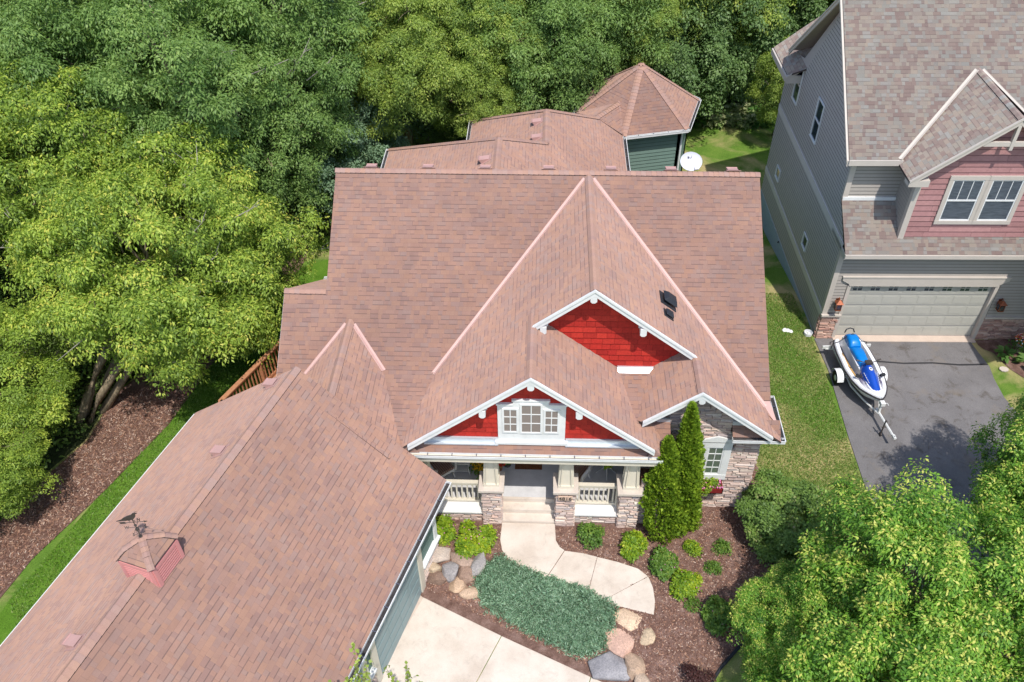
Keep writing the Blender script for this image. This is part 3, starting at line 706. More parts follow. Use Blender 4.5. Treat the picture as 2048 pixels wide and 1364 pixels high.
def vpt(x, y, g): return (x, y, pzv(g, x, y))
for a, b_, g1, g2 in [((1.18, 21.80), (-3.02, 16.86), MF, BL), ((1.40, 21.80), (6.1, 16.25), MF, BR), ((-5.56, 18.03), (-6.75, 16.63), MF, KL), ((-5.36, 18.02), (-4.42, 16.92), MF, KR)]:
    v_ = MB(); valley_line(v_, vpt(*a, g1), vpt(*b_, g1), g1, g2); v_.build('valley_flashing', [M['pink_flashing']], H)
v_ = MB(); valley_line(v_, c1, (3.36, 32.3, 3.26), gT1, TPL[4], .07); v_.build('valley_flashing', [M['pink_flashing']], H)
v_ = MB(); v_.face([(5.7, 16.42, pzv(MF, 0, 16.42)-.03), (6.25, 16.42, pzv(MF, 0, 16.42)-.03), (6.4, 15.75, 3.5), (6.2, 15.9, 3.66)]); v_.build('valley_flashing', [M['pink_flashing']], H)

# wall planes facing front, polygons in (x, z)
def front(y): return Wall((0, y, 0), (1, 0, 0), (0, -1, 0))
# B gable
gw = MB(); W = front(16.95)
lap(gw, W, [[(-.2, 6.25), (-.2, 4.6), (3.9, 4.3), (4.0, 5.2), (1.29, 7.36)]], h=.2, out=.024, split=.3, seed=4, shade_mat=1)
gw.face([W.p(-.3, 4.3, -.01), W.p(4.1, 4.3, -.01), W.p(4.1, 5.2, -.01), W.p(1.29, 7.4, -.01), W.p(-.3, 6.2, -.01)], 0, a=.4)
gw.build('gable_wall', [M['shake_red'], M['lap_shade_red']], H)['label'] = 'upper red shake gable wall'
rake(H, [(-.3, 16.5, pzv(BL, -.3, 0)), (1.29, 16.5, 7.5), (4.15, 16.5, pzv(BR, 4.15, 0))], (0, -1, 0))
for x, z in ((1.27, 7.33), (2.6, 6.24)): bracket(H, x, 16.46, 16.95, z)
bracket(H, .02, 16.46, 16.95, 6.26)
f = MB(); f.b(2.07, 3.2, 16.86, 16.95, 4.42, 4.50); f.face([(2.07, 16.87, 4.50), (3.2, 16.87, 4.50), (3.2, 16.74, 4.40), (2.07, 16.74, 4.40)]); f.build('step_flashing', [M['zinc']], H)
# A gable
gw = MB(); W = front(15.0); PA = [(-3.35, 3.5), (2.85, 3.5), (2.95, 3.62), (-.26, zA-.12), (-3.46, 3.62)]
lap(gw, W, [PA], h=.18, out=.022, split=.28, seed=9, shade_mat=1); gw.face([W.p(q[0], q[1], -.01) for q in PA], 0, a=.4)
gw.build('gable_wall', [M['shake_red'], M['lap_shade_red']], H)['label'] = 'lower red shake gable wall with triple window'
rake(H, [(-3.48, 14.6, pzv(BL, -3.48, 0)), (-.26, 14.6, zA), (2.97, 14.6, pzv(AR, 2.97, 0))], (0, -1, 0))
for x, z in ((-.26, 6.09), (-1.48, 5.08), (.96, 5.10)): bracket(H, x, 14.57, 15.0, z)
f = MB()
for a, b_ in ((-3.1, -1.12), (.66, 2.62)): f = MB(); f.b(a, b_, 14.93, 15.0, 3.50, 3.67); f.b(a, b_, 14.85, 14.93, 3.46, 3.50); f.build('base_flashing', [M['zinc']], H)
# triple window with stepped white surround
tw = MB(); 
def bx(m, x0, x1, z0, z1, y0, y1): m.b(x0, x1, y0, y1, z0, z1)
bx(tw, -1.12, -.72, 3.52, 4.97, 14.93, 14.99); bx(tw, .20, .64, 3.52, 4.97, 14.93, 14.99); bx(tw, -.72, .20, 3.52, 5.11, 14.925, 14.99)
bx(tw, -1.15, -.72, 4.95, 5.0, 14.90, 14.99); bx(tw, .20, .67, 4.95, 5.0, 14.90, 14.99); bx(tw, -.75, .23, 5.10, 5.15, 14.90, 14.99); bx(tw, -1.2, .72, 3.50, 3.60, 14.86, 14.99)
win = tw.build('window', [M['white_trim']], H, bevel=.006); win['label'] = 'three part gable window in a stepped white surround'
Wt = front(14.925)
for x0, x1, z0, z1 in ((-.95, -.63, 3.98, 4.80), (-.49, -.01, 3.96, 4.97), (.12, .43, 3.98, 4.78)):
    s = MB()
    for a, b_, c, d in ((x0-.05, x0, z0-.05, z1+.05), (x1, x1+.05, z0-.05, z1+.05), (x0, x1, z0-.05, z0), (x0, x1, z1, z1+.05)): bx(s, a, b_, c, d, 14.895, 14.93)
    bx(s, (x0+x1)/2-.012, (x0+x1)/2+.012, z0, z1, 14.905, 14.93)
    for j in (1, 2): zz = z0+(z1-z0)*j/3; bx(s, x0, x1, zz-.012, zz+.012, 14.907, 14.93)
    s.build('sash', [M['white_trim']], win)
    p_ = MB(); p_.face([(x0, 14.918, z0), (x1, 14.918, z0), (x1, 14.918, z1), (x0, 14.918, z1)]); p_.build('pane', [M['glass_blind']], win)

# C gable: stone wall (a real block 5 cm back from the stone faces)
W = front(15.66); sw = MB()
P_up = [(3.45, 3.3), (5.15, 3.3), (5.15, 4.25), (4.07, zC-.12), (3.45, 4.65)]
P_lo = [(3.55, 0), (6.02, 0), (6.02, 3.3), (3.55, 3.3)]
stones(sw, W, [P_lo, P_up], seed=3, hmin=.04, hmax=.105, lmin=.15, lmax=.5, holes=((4.45, 5.22, 1.38, 2.9),))
sw.mesh([(3.45, 15.68, -.3), (6.0, 15.68, -.3), (6.0, 15.68, 3.5), (5.15, 15.68, 4.2), (4.07, 15.68, zC-.1), (3.45, 15.68, 4.7)], [(0, 1, 2, 3, 4, 5)], 1)
Wr = Wall((6.02, 15.66, 0), (0, 1, 0), (1, 0, 0)); stones(sw, Wr, [[(0, -.2), (1.2, -.2), (1.2, 3.2), (0, 3.2)]], seed=8, lmin=.15, lmax=.5)
Wl = Wall((3.45, 15.66, 0), (0, 1, 0), (-1, 0, 0)); stones(sw, Wl, [[(0, 0), (1.7, 0), (1.7, 4.3), (0, 4.3)]], seed=18, lmin=.15, lmax=.4)
sw.build('stone_wall', [M['veneer_stone'], M['soil']], H)
rake(H, [(2.66, 15.18, pzv(CL, 2.66, 0)), (4.07, 15.18, zC), (6.12, 15.18, pzv(BR, 6.12, 0))], (0, -1, 0))
bracket(H, 4.09, 15.14, 15.66, 5.14)
f = MB(); f.b(3.1, 3.46, 15.56, 15.62, 3.74, 3.86); f.build('step_flashing', [M['zinc']], H)
f = MB(); f.b(5.12, 5.75, 15.54, 15.62, 3.70, 3.84); f.build('step_flashing', [M['zinc']], H)
Wc = front(15.58)
cw = window(H, Wc, 4.62, 5.06, 1.62, 2.78, 2, 4, trim=.2, glass='glass_green', lbl='white trimmed window in the stone wall')
hd = MB(); pts = [(4.3+.2*0, 2.99)]; hd.prism([Wc.p(x, z, 0) for x, z in ((4.38, 2.98), (5.28, 2.98), (5.28, 3.08), (4.83, 3.22), (4.38, 3.08))], (0, -.05, 0)); hd.build('head_trim', [M['white_trim']], cw)

# gutters
gutter(H, (-3.64, 14.69, 3.33), (3.22, 14.69, 3.33), (0, -1, 0), h=.095, label='porch gutter')
gutter(H, (5.12, 15.34, 3.46), (6.50, 15.34, 3.46), (0, -1, 0)); gutter(H, (6.38, 15.21, 3.46), (6.38, 16.9, 3.46), (1, 0, 0))
gutter(H, AB(AF, BE-.02, 2.69), AB(AF, B0, 2.69), un, .14, label='garage front gutter'); gutter(H, AB(ABk+.05, BE-.02, 2.655), AB(ABk+.05, B0, 2.655), -un, .10, label='garage rear gutter', mats=[M['white_trim'], M['white_trim'], M['white_trim']])
gutter(H, (3.2, 28.48, 3.2), (3.2, 32.1, 3.2), (1, 0, 0)); gutter(H, (-6.37, 28.4, 3.2), (-6.37, 30.84, 3.2), (-1, 0, 0)); gutter(H, (-3.15, 30.9, 3.2), (-3.15, 33.36, 3.2), (-1, 0, 0))
for k in (3, 4, 5, 0, 1, 2):
    a, b_ = Vector((*TH[k], 3.2)), Vector((*TH[(k+1) % 6], 3.2)); o_ = ((a+b_)/2-Vector((TC.x, TC.y, 3.2))); o_.z = 0; gutter(H, a, b_, o_, .12)
gutter(H, (-7.3, 22.1, 3.28), (-6.3, 22.1, 3.28), (0, 1, 0)); gutter(H, (-6.2, 28.35, 3.28), (6.2, 28.35, 3.28), (0, 1, 0))
# downspout
d = MB(); d.tube([(-3.3, 14.52, 3.1), (-3.3, 14.55, 2.95), (-3.3, 14.75, 2.75), (-3.3, 14.78, 2.3), (-3.3, 14.8, .1)], .042, 8); d.build('downspout', [M['teal_pipe']], H, smooth=True)
# rakes of the main gables and the wing
for x, sx in ((-6.22, -1), (6.27, 1)):
    rake(H, [(x-sx*.05, 16.4 if x > 0 else 18.9, pzv(MF, 0, 16.4 if x > 0 else 18.9)-.08), (x-sx*.05, 22, 7.46), (x-sx*.05, 28.35, pzv(MK, 0, 28.35)-.08)], (sx, 0, 0), h=.2, strip=False)
rake(H, [(-7.42, 15.9, pzv(MF, 0, 15.9)-.06), (-7.42, 18.87, 5.38), (-7.4, 22.1, 3.22)], (-1, 0, 0), h=.18, th=.02, strip=False)
rake(H, [AB(ABk+.5, BE, 2.93), AB(ABk, BE, 2.55)], uu, h=.16, strip=False)

# body walls (green lap siding), real volumes under the roofs
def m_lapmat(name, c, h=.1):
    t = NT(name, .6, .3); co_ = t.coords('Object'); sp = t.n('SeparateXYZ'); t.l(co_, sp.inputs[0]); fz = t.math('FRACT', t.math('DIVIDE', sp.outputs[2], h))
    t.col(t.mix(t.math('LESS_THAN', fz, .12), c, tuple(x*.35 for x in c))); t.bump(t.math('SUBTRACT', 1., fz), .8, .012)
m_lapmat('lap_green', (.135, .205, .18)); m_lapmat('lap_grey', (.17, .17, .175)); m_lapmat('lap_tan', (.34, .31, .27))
bw = MB()
def prof(pts, d): bw.prism(pts, d)
prof([(-5.8, 16.6, -.3), (-5.8, 27.9, -1.3), (-5.8, 27.9, 3.3), (-5.8, 22, 7.2), (-5.8, 16.6, 3.6)], (.15, 0, 0))
prof([(5.75, 16.8, -.3), (5.75, 27.9, -1.3), (5.75, 27.9, 3.3), (5.75, 22, 7.2), (5.75, 16.8, 3.6)], (.15, 0, 0))
bw.b(-5.8, 5.9, 27.8, 27.95, -1.3, 3.25); bw.b(-7.1, -5.8, 16.6, 21.8, -.95, 3.3); bw.b(-5.9, -3.3, 27.9, 30.4, -1.4, 3.1); bw.b(-5.9, 2.75, 28, 30.4, -1.4, 3.1); bw.b(-2.7, 2.75, 30.4, 32.9, -1.5, 3.1)
bw.b(5.2, 6.0, 15.7, 16.9, -.3, 3.2); bw.b(3.45, 6.0, 15.7, 17.3, -.3, 3.3)
bw.build('wall', [M['lap_green']], H)
# turret walls, the visible one with real clapboards
tw_ = MB()
for k in range(6):
    a = TC.to_2d()+(Vector(TH[k])-TC.to_2d())*.86; b_ = TC.to_2d()+(Vector(TH[(k+1) % 6])-TC.to_2d())*.86; L = (b_-a).length
    o_ = ((a+b_)/2-TC.to_2d()); Wt_ = Wall((*a, 0), (*(b_-a), 0), (*o_, 0))
    lap(tw_, Wt_, [[(0, -1.4), (L, -1.4), (L, 3.12), (0, 3.12)]], h=.165, out=.024, shade_mat=2)
    for e in (a, b_): tw_.b(e.x-.06, e.x+.06, e.y-.06, e.y+.06, -1.4, 3.12, 1)
tw_.build('turret_wall', [M['siding_green'], M['door_green'], M['lap_shade_green']], H)
df = MB(); e_ = Vector(TH[5])*.86+TC.to_2d()*.14; df.tube([(e_.x+.08, e_.y-.02, 3.1), (e_.x+.12, e_.y-.0, 2.8), (e_.x+.12, e_.y, -1.3)], .045, 8); df.build('downspout', [M['white_trim']], H)
# soffit closures under the turret and rear eaves
sf = MB(); sf.face([(x, y, 3.12) for x, y in TH]); sf.build('soffit', [M['white_trim']], H)

# porch: back wall, ceiling, floor, steps, low walls, piers, columns, rails
pf = MB(); pf.b(-3.6, 3.5, 15.41, 17.4, -.1, .48); pf.b(-1.08, .46, 15.13, 15.41, -.1, .32, 1); pf.b(-1.08, .46, 14.85, 15.13, -.1, .16, 1); pf.b(-3.6, -1.08, 15.3, 15.41, -.1, .48); pf.b(.46, 3.5, 15.3, 15.41, -.1, .48); pf.b(-1.08, .46, 15.40, 15.47, .3, .484, 1)
pf.build('porch_floor', [M['porch_floor'], M['concrete']], H, bevel=.006)
pc = MB(); pc.b(-3.7, 3.4, 14.7, 17.3, 3.0, 3.06); pc.b(-3.62, 3.2, 14.85, 15.2, 2.9, 3.04, 1); pc.b(-3.64, 3.2, 14.64, 14.68, 3.0, 3.27, 1); pc.build('porch_ceiling', [M['white_trim'], M['cream_trim']], H)
pw = MB(); pw.b(-3.7, 3.45, 17.3, 17.42, .4, 4.3); pw.build('porch_wall', [M['lap_green']], H)
fd = MB(); fd.b(-.85, .12, 17.24, 17.3, .48, 2.55); d_ = fd.build('door', [M['deck_wood']], H); fd = MB()
for a, b_, c, d in ((-.97, -.85, .48, 2.67), (.12, .24, .48, 2.67), (-.85, .12, 2.55, 2.67)): fd.b(a, b_, 17.22, 17.3, c, d)
fd.build('frame', [M['white_trim']], d_)
for x0, x1 in ((-3.0, -1.6), (1.2, 2.6)): window(H, front(17.29), x0, x1, 1.1, 2.6, 2, 2, trim=.1)
def pier(x0, x1, y0=14.79, y1=15.34, zb=-.05, zt=1.6, seed=1):
    m = MB(); m.b(x0+.03, x1-.03, y0+.03, y1-.03, zb, zt, 1); w_ = x1-x0
    for W_, L in ((Wall((x0, y0+.035, 0), (1, 0, 0), (0, -1, 0)), w_), (Wall((x0+.035, y1, 0), (0, -1, 0), (-1, 0, 0)), y1-y0), (Wall((x1-.035, y0, 0), (0, 1, 0), (1, 0, 0)), y1-y0), (Wall((x1, y1-.035, 0), (-1, 0, 0), (0, 1, 0)), w_)):
        stones(m, W_, [[(0, zb), (L, zb), (L, zt), (0, zt)]], seed=seed, hmin=.04, hmax=.1, lmin=.1, lmax=.34); seed += 1
    o = m.build('stone_pier', [M['veneer_stone'], M['soil']], H)
    c = MB(); c.b(x0-.085, x1+.085, y0-.085, y1+.085, zt, zt+.1); c.build('cap', [M['cap_stone']], o, bevel=.012)
    cx, cy = (x0+x1)/2, (y0+y1)/2; c = MB()
    lo, hi = .19, .135; z0, z1 = zt+.1, 2.95
    def fr(s0, s1, za, zb2, m_=0):
        vs_ = [(cx+a*s, cy+b_*s, z) for s, z in ((s0, za), (s1, zb2)) for a, b_ in ((-1, -1), (1, -1), (1, 1), (-1, 1))]
        c.mesh(vs_, [(3, 2, 1, 0), (4, 5, 6, 7), (0, 1, 5, 4), (1, 2, 6, 5), (2, 3, 7, 6), (3, 0, 4, 7)], m_)
    fr(lo-.02, hi-.02, z0, z1); fr(lo+.03, lo+.025, z0, z0+.1)
    for sx in (-1, 1):
        for sy in (-1, 1):
            for ax in (0, 1):
                p0 = Vector((cx+sx*(lo-(.035 if ax == 0 else .0)), cy+sy*(lo-(.035 if ax else .0)), z0+.1)); p1 = Vector((cx+sx*(hi-(.035 if ax == 0 else 0.)), cy+sy*(hi-(.035 if ax else 0.)), z1))
                c.beam(p0, p1, .07 if ax == 0 else .02, .07 if ax else .02, up=(1, 0, 0))
    c.build('column', [M['cream_trim']], o); return o
for i, (a, b_) in enumerate(((-1.63, -1.08), (.46, 1.0), (2.25, 2.81))): pr_ = pier(a, b_, seed=20+7*i); 
pier(-3.55, -3.0, seed=55)
lw = MB(); stones(lw, front(14.98), [[(2.81, -.05), (3.5, -.05), (3.5, 2.0), (2.81, 2.0)]], seed=99); lw.b(2.81, 3.5, 15.0, 15.4, -.05, 2.0, 1); lw.build('low_wall', [M['veneer_stone'], M['soil']], H)
for x0, x1, sd in ((-3.0, -1.63, 71), (1.0, 2.25, 72)):
    lw = MB(); stones(lw, front(14.95), [[(x0, -.05), (x1, -.05), (x1, .43), (x0, .43)]], seed=sd, hmin=.05, hmax=.11); lw.b(x0, x1, 14.97, 15.35, -.05, .43, 1); lw.build('low_wall', [M['veneer_stone'], M['soil']], H)
    sl_ = MB(); sl_.b(x0-.0, x1+.0, 14.86, 15.4, .43, .50); sl_.build('sill_slab', [M['chalk_slab']], H, bevel=.01)
    r = MB(); r.b(x0+.01, x1-.01, 15.2, 15.32, 1.36, 1.41); r.b(x0+.01, x1-.01, 15.22, 15.30, 1.28, 1.36); r.b(x0+.01, x1-.01, 15.2, 15.3, .57, .63); r.b(x0+.01, x0+.07, 15.21, 15.3, .5, 1.36); r.b(x1-.07, x1-.01, 15.21, 15.3, .5, 1.36)
    rl = r.build('porch_railing', [M['cream_trim']], H)
    n = 9
    for k in range(1, n): xx = x0+(x1-x0)*k/n; q = MB(); q.b(xx-.022, xx+.022, 15.235, 15.28, .63, 1.29); q.build('baluster', [M['cream_trim']], rl)
# house number
np_ = MB(); np_.b(.52, .92, 14.70, 14.745, 1.36, 1.52); pl = np_.build('number_plate', [M['number_tan']], H)
def text_obj(s, size, name, mat, parent, M4, extr=.004):
    c = bpy.data.curves.new(name, 'FONT'); c.body = s; c.size = size; c.extrude = extr; c.align_x = 'CENTER'; c.align_y = 'CENTER'; c.offset = .001*size/.1
    o = bpy.data.objects.new(name, c); COL.objects.link(o); bpy.context.view_layer.update()
    me = bpy.data.meshes.new_from_object(o.evaluated_get(bpy.context.evaluated_depsgraph_get())); bpy.data.objects.remove(o)
    me.transform(M4); me.materials.clear(); me.materials.append(mat); q = bpy.data.objects.new(name, me); COL.objects.link(q); q.parent = parent; return q
MH = Matrix([list(H['_m'])[i*4:i*4+4] for i in range(4)]).inverted()
text_obj('4816', .185, 'numerals', M['dark_iron'], pl, MH @ Matrix.Translation((.718, 14.695, 1.435)) @ Matrix.Rotation(rad(90), 4, 'X'))

# garage wing walls
AW = -6.78; ww = MB()
ww.prism([AB(RA, 12.5, -.95), AB(AW, 12.5, -.5), AB(AW, 12.5, 2.75), AB(RA, 12.5, RZ-.15), AB(-14.0, 12.5, 2.75), AB(-14.0, 12.5, -.95)], -uu*.12)
ww.prism([AB(-14.0, 12.4, -.95), AB(-14.0, B0+.5, -.95), AB(-14.0, B0+.5, 2.6), AB(-14.0, 12.4, 2.6)], un*.12)
ww.prism([AB(-13.9, B0+.5, -.95), AB(AW, B0+.5, -.5), AB(AW, B0+.5, 2.75), AB(RA, B0+.5, RZ-.15), AB(-13.9, B0+.5, 2.75)], uu*.12)
ww.prism([AB(AW-.1, 12.5, -.5), AB(AW-.1, B0+.5, -.5), AB(AW-.1, B0+.5, 2.7), AB(AW-.1, 12.5, 2.7)], un*.08)
ww.build('garage_wall', [M['lap_green']], H)
Wg = Wall(AB(AW, 0, 0), -uu, un)       # s = -b
def gb(m, b0, b1, z0, z1, o0, o1, mat=0): m.prism([Wg.p(-b0, z0, o0), Wg.p(-b1, z0, o0), Wg.p(-b1, z1, o0), Wg.p(-b0, z1, o0)], un*(o1-o0), mat)
def gdoor(b1, b0, name='garage_door'):
    m = MB(); gb(m, b1, b0, -.38, 1.85, -.0, .03)
    for j in range(1, 5): z = -.38+2.23*j/5; gb(m, b1, b0, z-.012, z+.0, .03, .034, 1)
    for j in range(5):
        for k in range(4):
            c0_, c1_ = b0+(b1-b0)*(k+.1)/4, b0+(b1-b0)*(k+.9)/4; z0 = -.38+2.23*(j+.14)/5; z1 = -.38+2.23*(j+.86)/5; gb(m, c1_, c0_, z0, z1, .03, .038)
    o = m.build(name, [M['garage_green'], M['door_green']], H); f = MB()
    gb(f, b1+.22, b1, -.4, 2.05, 0, .07); gb(f, b0, b0-.22, -.4, 2.05, 0, .07); gb(f, b1, b0, 1.85, 2.05, 0, .07); f.build('frame', [M['cream_trim']], o); return o
gdoor(11.28, 8.70); gdoor(8.0, 5.4)
g_ = MB(); gb(g_, 11.28, 8.7, -.40, -.385, 0, .32); gb(g_, 8.0, 5.4, -.40, -.385, 0, .32); g_.build('threshold', [M['apron']], H)
sm = MB(); 
for b1, b0 in ((12.55, 11.5), (8.48, 8.22), (5.18, 4.2)):
    stones(sm, Wg, [[(-b1, -.5), (-b0, -.5), (-b0, .5), (-b1, .5)]], seed=int(b1*7))
stones(sm, Wall(AB(AW, 12.5, 0), -un, uu), [[(0, -.5), (1.2, -.5), (1.2, .5), (0, .5)]], seed=5)
sm.build('stone_wainscot', [M['veneer_stone']], H)
for b1, b0 in ((12.6, 11.5), (8.48, 8.22), (5.18, 4.1)): sc_ = MB(); gb(sc_, b1, b0, .5, .58, -.02, .12); sc_.build('wainscot_cap', [M['white_trim']], H)
sc_ = MB(); gb(sc_, 12.55, 12.4, .58, 2.6, 0, .05); sc_.build('corner_trim', [M['white_trim']], H)

# cupola
CC = (RA-.02, 7.02)
cu = MB(); cs = .40
def cub(s, z): return [AB(CC[0]+i*s, CC[1]+j*s, z) for i, j in ((-1, -1), (1, -1), (1, 1), (-1, 1))]
q0 = cub(cs, 5.1); q1 = cub(cs, 6.04)
cu.mesh(q0+q1, [(0, 1, 5, 4), (1, 2, 6, 5), (2, 3, 7, 6), (3, 0, 4, 7), (4, 5, 6, 7)], 0); cup = cu.build('cupola', [M['pink_paint']], H)
lo_ = MB()
for i in range(4):
    a, b_ = Vector(q0[i]), Vector(q0[(i+1) % 4]); d = (b_-a).normalized(); nrm = Vector((d.y, -d.x, 0)); 
    for t0, t1 in ((0, .09), (.71, .80)):
        lo_.prism([a+d*t0, a+d*t1, a+d*t1+Vector((0, 0, .88)), a+d*t0+Vector((0, 0, .88))], nrm*.03)
    lo_.prism([a+d*.09+Vector((0, 0, .81)), a+d*.71+Vector((0, 0, .81)), a+d*.71+Vector((0, 0, .88)), a+d*.09+Vector((0, 0, .88))], nrm*.03)
    lo_.prism([a+d*.09+Vector((0, 0, .0)), a+d*.71+Vector((0, 0, .0)), a+d*.71+Vector((0, 0, .30)), a+d*.09+Vector((0, 0, .30))], nrm*.012)
    lo_.mesh([a+d*.09+nrm*.004+Vector((0, 0, .30)), a+d*.71+nrm*.004+Vector((0, 0, .30)), a+d*.71+nrm*.004+Vector((0, 0, .86)), a+d*.09+nrm*.004+Vector((0, 0, .86))], [(0, 1, 2, 3)], 1)
    for k in range(7):
        z = .33+k*.072; lo_.prism([a+d*.09+Vector((0, 0, z)), a+d*.71+Vector((0, 0, z)), a+d*.71+Vector((0, 0, z+.042)), a+d*.09+Vector((0, 0, z+.042))], nrm*.024)
lo_.build('louvre', [M['pink_paint'], M['louvre_gap']], cup)
cr_ = MB(); e0 = cub(.435, 6.06); e1 = cub(.29, 6.25); top = Vector(AB(CC[0], CC[1], 6.42)); cr_.mesh(e0+cub(.435, 6.03), [(3, 2, 1, 0), (4, 5, 6, 7), (0, 1, 5, 4), (1, 2, 6, 5), (2, 3, 7, 6), (3, 0, 4, 7)], 1)
for i in range(4):
    j = (i+1) % 4; uvq = [(0, 0), (1, 0), (.8, .3), (.2, .3)]; cr_.face([e0[i], e0[j], e1[j], e1[i]], 0, uvq); cr_.face([e1[i], e1[j], top], 0, [(.2, .3), (.8, .3), (.5, .8)])
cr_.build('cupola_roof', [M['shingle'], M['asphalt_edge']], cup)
ck = MB()
for i in range(4):
    p_, q_, r_ = Vector(e0[i]), Vector(e1[i]), top; gA = plane3(e0[i-1], e0[i], top); gB = plane3(e0[i], e0[(i+1) % 4], top)
    cap_line(ck, p_, q_, gA, gB, seed=70+i, half=.085, step=.1); cap_line(ck, q_, r_, gA, gB, seed=80+i, half=.085, step=.1)
ck.build('hip_cap', [M['cap_shingle'], M['asphalt_edge']], cup)

# roof vents
def vent(base, g, along, size=(.24, .32, .15), mat='vent_pink', name='roof_vent', label=None):
    """box vent: sits on plane g at base, opening downslope"""
    n = Vector((-g[0], -g[1], 1)).normalized(); up = Vector((g[0], g[1], 0)).normalized(); d = (up-n*up.dot(n)).normalized(); s_ = d.cross(n); w_, l_, h_ = size; b_ = Vector(base)
    def P(a, c, z): return b_+s_*a+d*c+n*z
    m = MB(); vs_ = [P(-w_/2, -l_/2, 0), P(w_/2, -l_/2, 0), P(w_/2, l_/2, 0), P(-w_/2, l_/2, 0), P(-w_/2, -l_/2, h_), P(w_/2, -l_/2, h_), P(w_/2, l_/2, .03), P(-w_/2, l_/2, .03)]
    m.mesh(vs_, [(4, 5, 6, 7), (1, 2, 6, 5), (3, 0, 4, 7)], 0); m.mesh([P(-w_/2, -l_/2+.02, .0), P(w_/2, -l_/2+.02, .0), P(w_/2, -l_/2+.02, h_-.01), P(-w_/2, -l_/2+.02, h_-.01)], [(0, 1, 2, 3)], 1)
    m.box(b_+n*.008, (w_+.12, l_+.14, .01), Matrix((s_, d, n)).transposed(), 0)
    m.box(P(0, -l_/2, h_), (w_+.02, .05, .02), Matrix((s_, d, n)).transposed(), 0)
    o = m.build(name, [M[mat], M['black_plastic']], H); 
    if label: o['label'] = label
for x, y in ((-6.93, 15.25), (-7.6, 12.95), (-8.98, 8.0)): vent((x, y, pzv(WBk, x, y)), WBk, None)
for x in (-5.2, -3.5, -1.78, .1, 1.95, 3.72, 5.52): vent((x, 22.19, pzv(MK, x, 22.19)+.06), MK, None, size=(.30, .28, .12))
for x, y, g in ((-1.98, 25.0, R1L), (-.3, 28.4, R2L), (-.3, 29.6, R2L)): vent((x, y, pzv(g, x, y)), g, None, size=(.26, .32, .18))
def bvent(x, y, s, name='attic_vent'):
    g = BR; n = Vector((-g[0], -g[1], 1)).normalized(); b_ = Vector((x, y, pzv(g, x, y))); d = Vector((-1, 0, .79)).normalized(); s_ = Vector((0, 1, 0)); R = Matrix((s_, d, n)).transposed(); m = MB()
    m.box(b_+n*.015, (s*1.5, s*1.7, .02), R); m.lathe([(s*.32, 0), (s*.32, s*.35)], b_, 12, axis=n)
    lo2 = [b_+R @ Vector((a*s*.62, c*s*.7, s*.32)) for a, c in ((-1, -1), (1, -1), (1, 1), (-1, 1))]; hi2 = [b_+R @ Vector((a*s*.36, c*s*.42, s*.62)) for a, c in ((-1, -1), (1, -1), (1, 1), (-1, 1))]
    m.mesh(lo2+hi2, [(3, 2, 1, 0), (4, 5, 6, 7), (0, 1, 5, 4), (1, 2, 6, 5), (2, 3, 7, 6), (3, 0, 4, 7)]); m.build(name, [M['black_plastic']], H, bevel=.01)
bvent(3.40, 18.1, .34); bvent(3.36, 17.5, .2)

# wooden deck rail behind the ext roof (rail line a little outside the wing roof)
dk = thing('deck', 'stained wooden deck with slanted railing beside the left shingled roof', 'deck', (-8.9, 18.7, -.9))
q = MB(); q.prism([(-9.75, 17.3, 1.15), (-7.15, 16.9, 1.15), (-7.15, 21.6, 1.15), (-8.0, 21.6, 1.15)], (0, 0, .06)); q.build('decking', [M['deck_wood']], dk)
d0, d1 = Vector((-9.68, 17.45, 0)), Vector((-8.2, 20.9, 0)); q = MB(); q.beam(d0+Vector((0, 0, 2.2)), d1+Vector((0, 0, 2.2)), .15, .04); q.beam(d0+Vector((0, 0, 2.13)), d1+Vector((0, 0, 2.13)), .05, .1); q.beam(d0+Vector((0, 0, 1.3)), d1+Vector((0, 0, 1.3)), .05, .09)
q.beam(d0+Vector((0, 0, 2.2)), Vector((-7.9, 16.9, 2.2)), .15, .04); q.beam(d0+Vector((0, 0, 1.3)), Vector((-7.9, 16.9, 1.3)), .05, .09); q.build('rail', [M['deck_wood']], dk)
for k in range(25): p_ = d0.lerp(d1, (k+.5)/25); q = MB(); q.b(p_.x-.02, p_.x+.02, p_.y-.02, p_.y+.02, 1.25, 2.12); q.build('baluster', [M['deck_wood']], dk)
for p_ in (d0, d1, d0.lerp(d1, .5)): q = MB(); q.b(p_.x-.05, p_.x+.05, p_.y-.05, p_.y+.05, -.95, 2.2); q.build('post', [M['deck_wood']], dk)

# ---------------------------------------------------------------- neighbour's house (local x along its front, y to the back)
NR = rad(.929)
N = thing('neighbour_house', 'grey sided two storey house with mauve dormer and wide garage door, at right', 'house', (9.85, 23.28, 0), NR)
def nb(name, m, mats, bevel=0): return m.build(name, mats, N, True, bevel=bevel)
XR = 13.0; s_main = .86; yE, zE, yR = .72, 6.86, 4.9; zR = zE+s_main*(yR-yE)
nF = plane(0, s_main, zE-s_main*yE); nK = plane(0, -s_main, zR+s_main*yR)
yeB = yR+(zR-zE)/s_main
s_p = .74; nP = plane(0, s_p, 5.18-s_p*1.15); zpe = pzv(nP, 0, -.42)
xD, sD = 3.9, .8; yDr = -.3; zD = 8.82; DLp = plane(sD, 0, zD-sD*xD); DRp = plane(-sD, 0, zD+sD*xD)
yDb = yE+(zD-zE)/s_main; zDe = 6.72; xDl = xD-(zD-zDe)/sD; xDr = xD+(zD-zDe)/sD
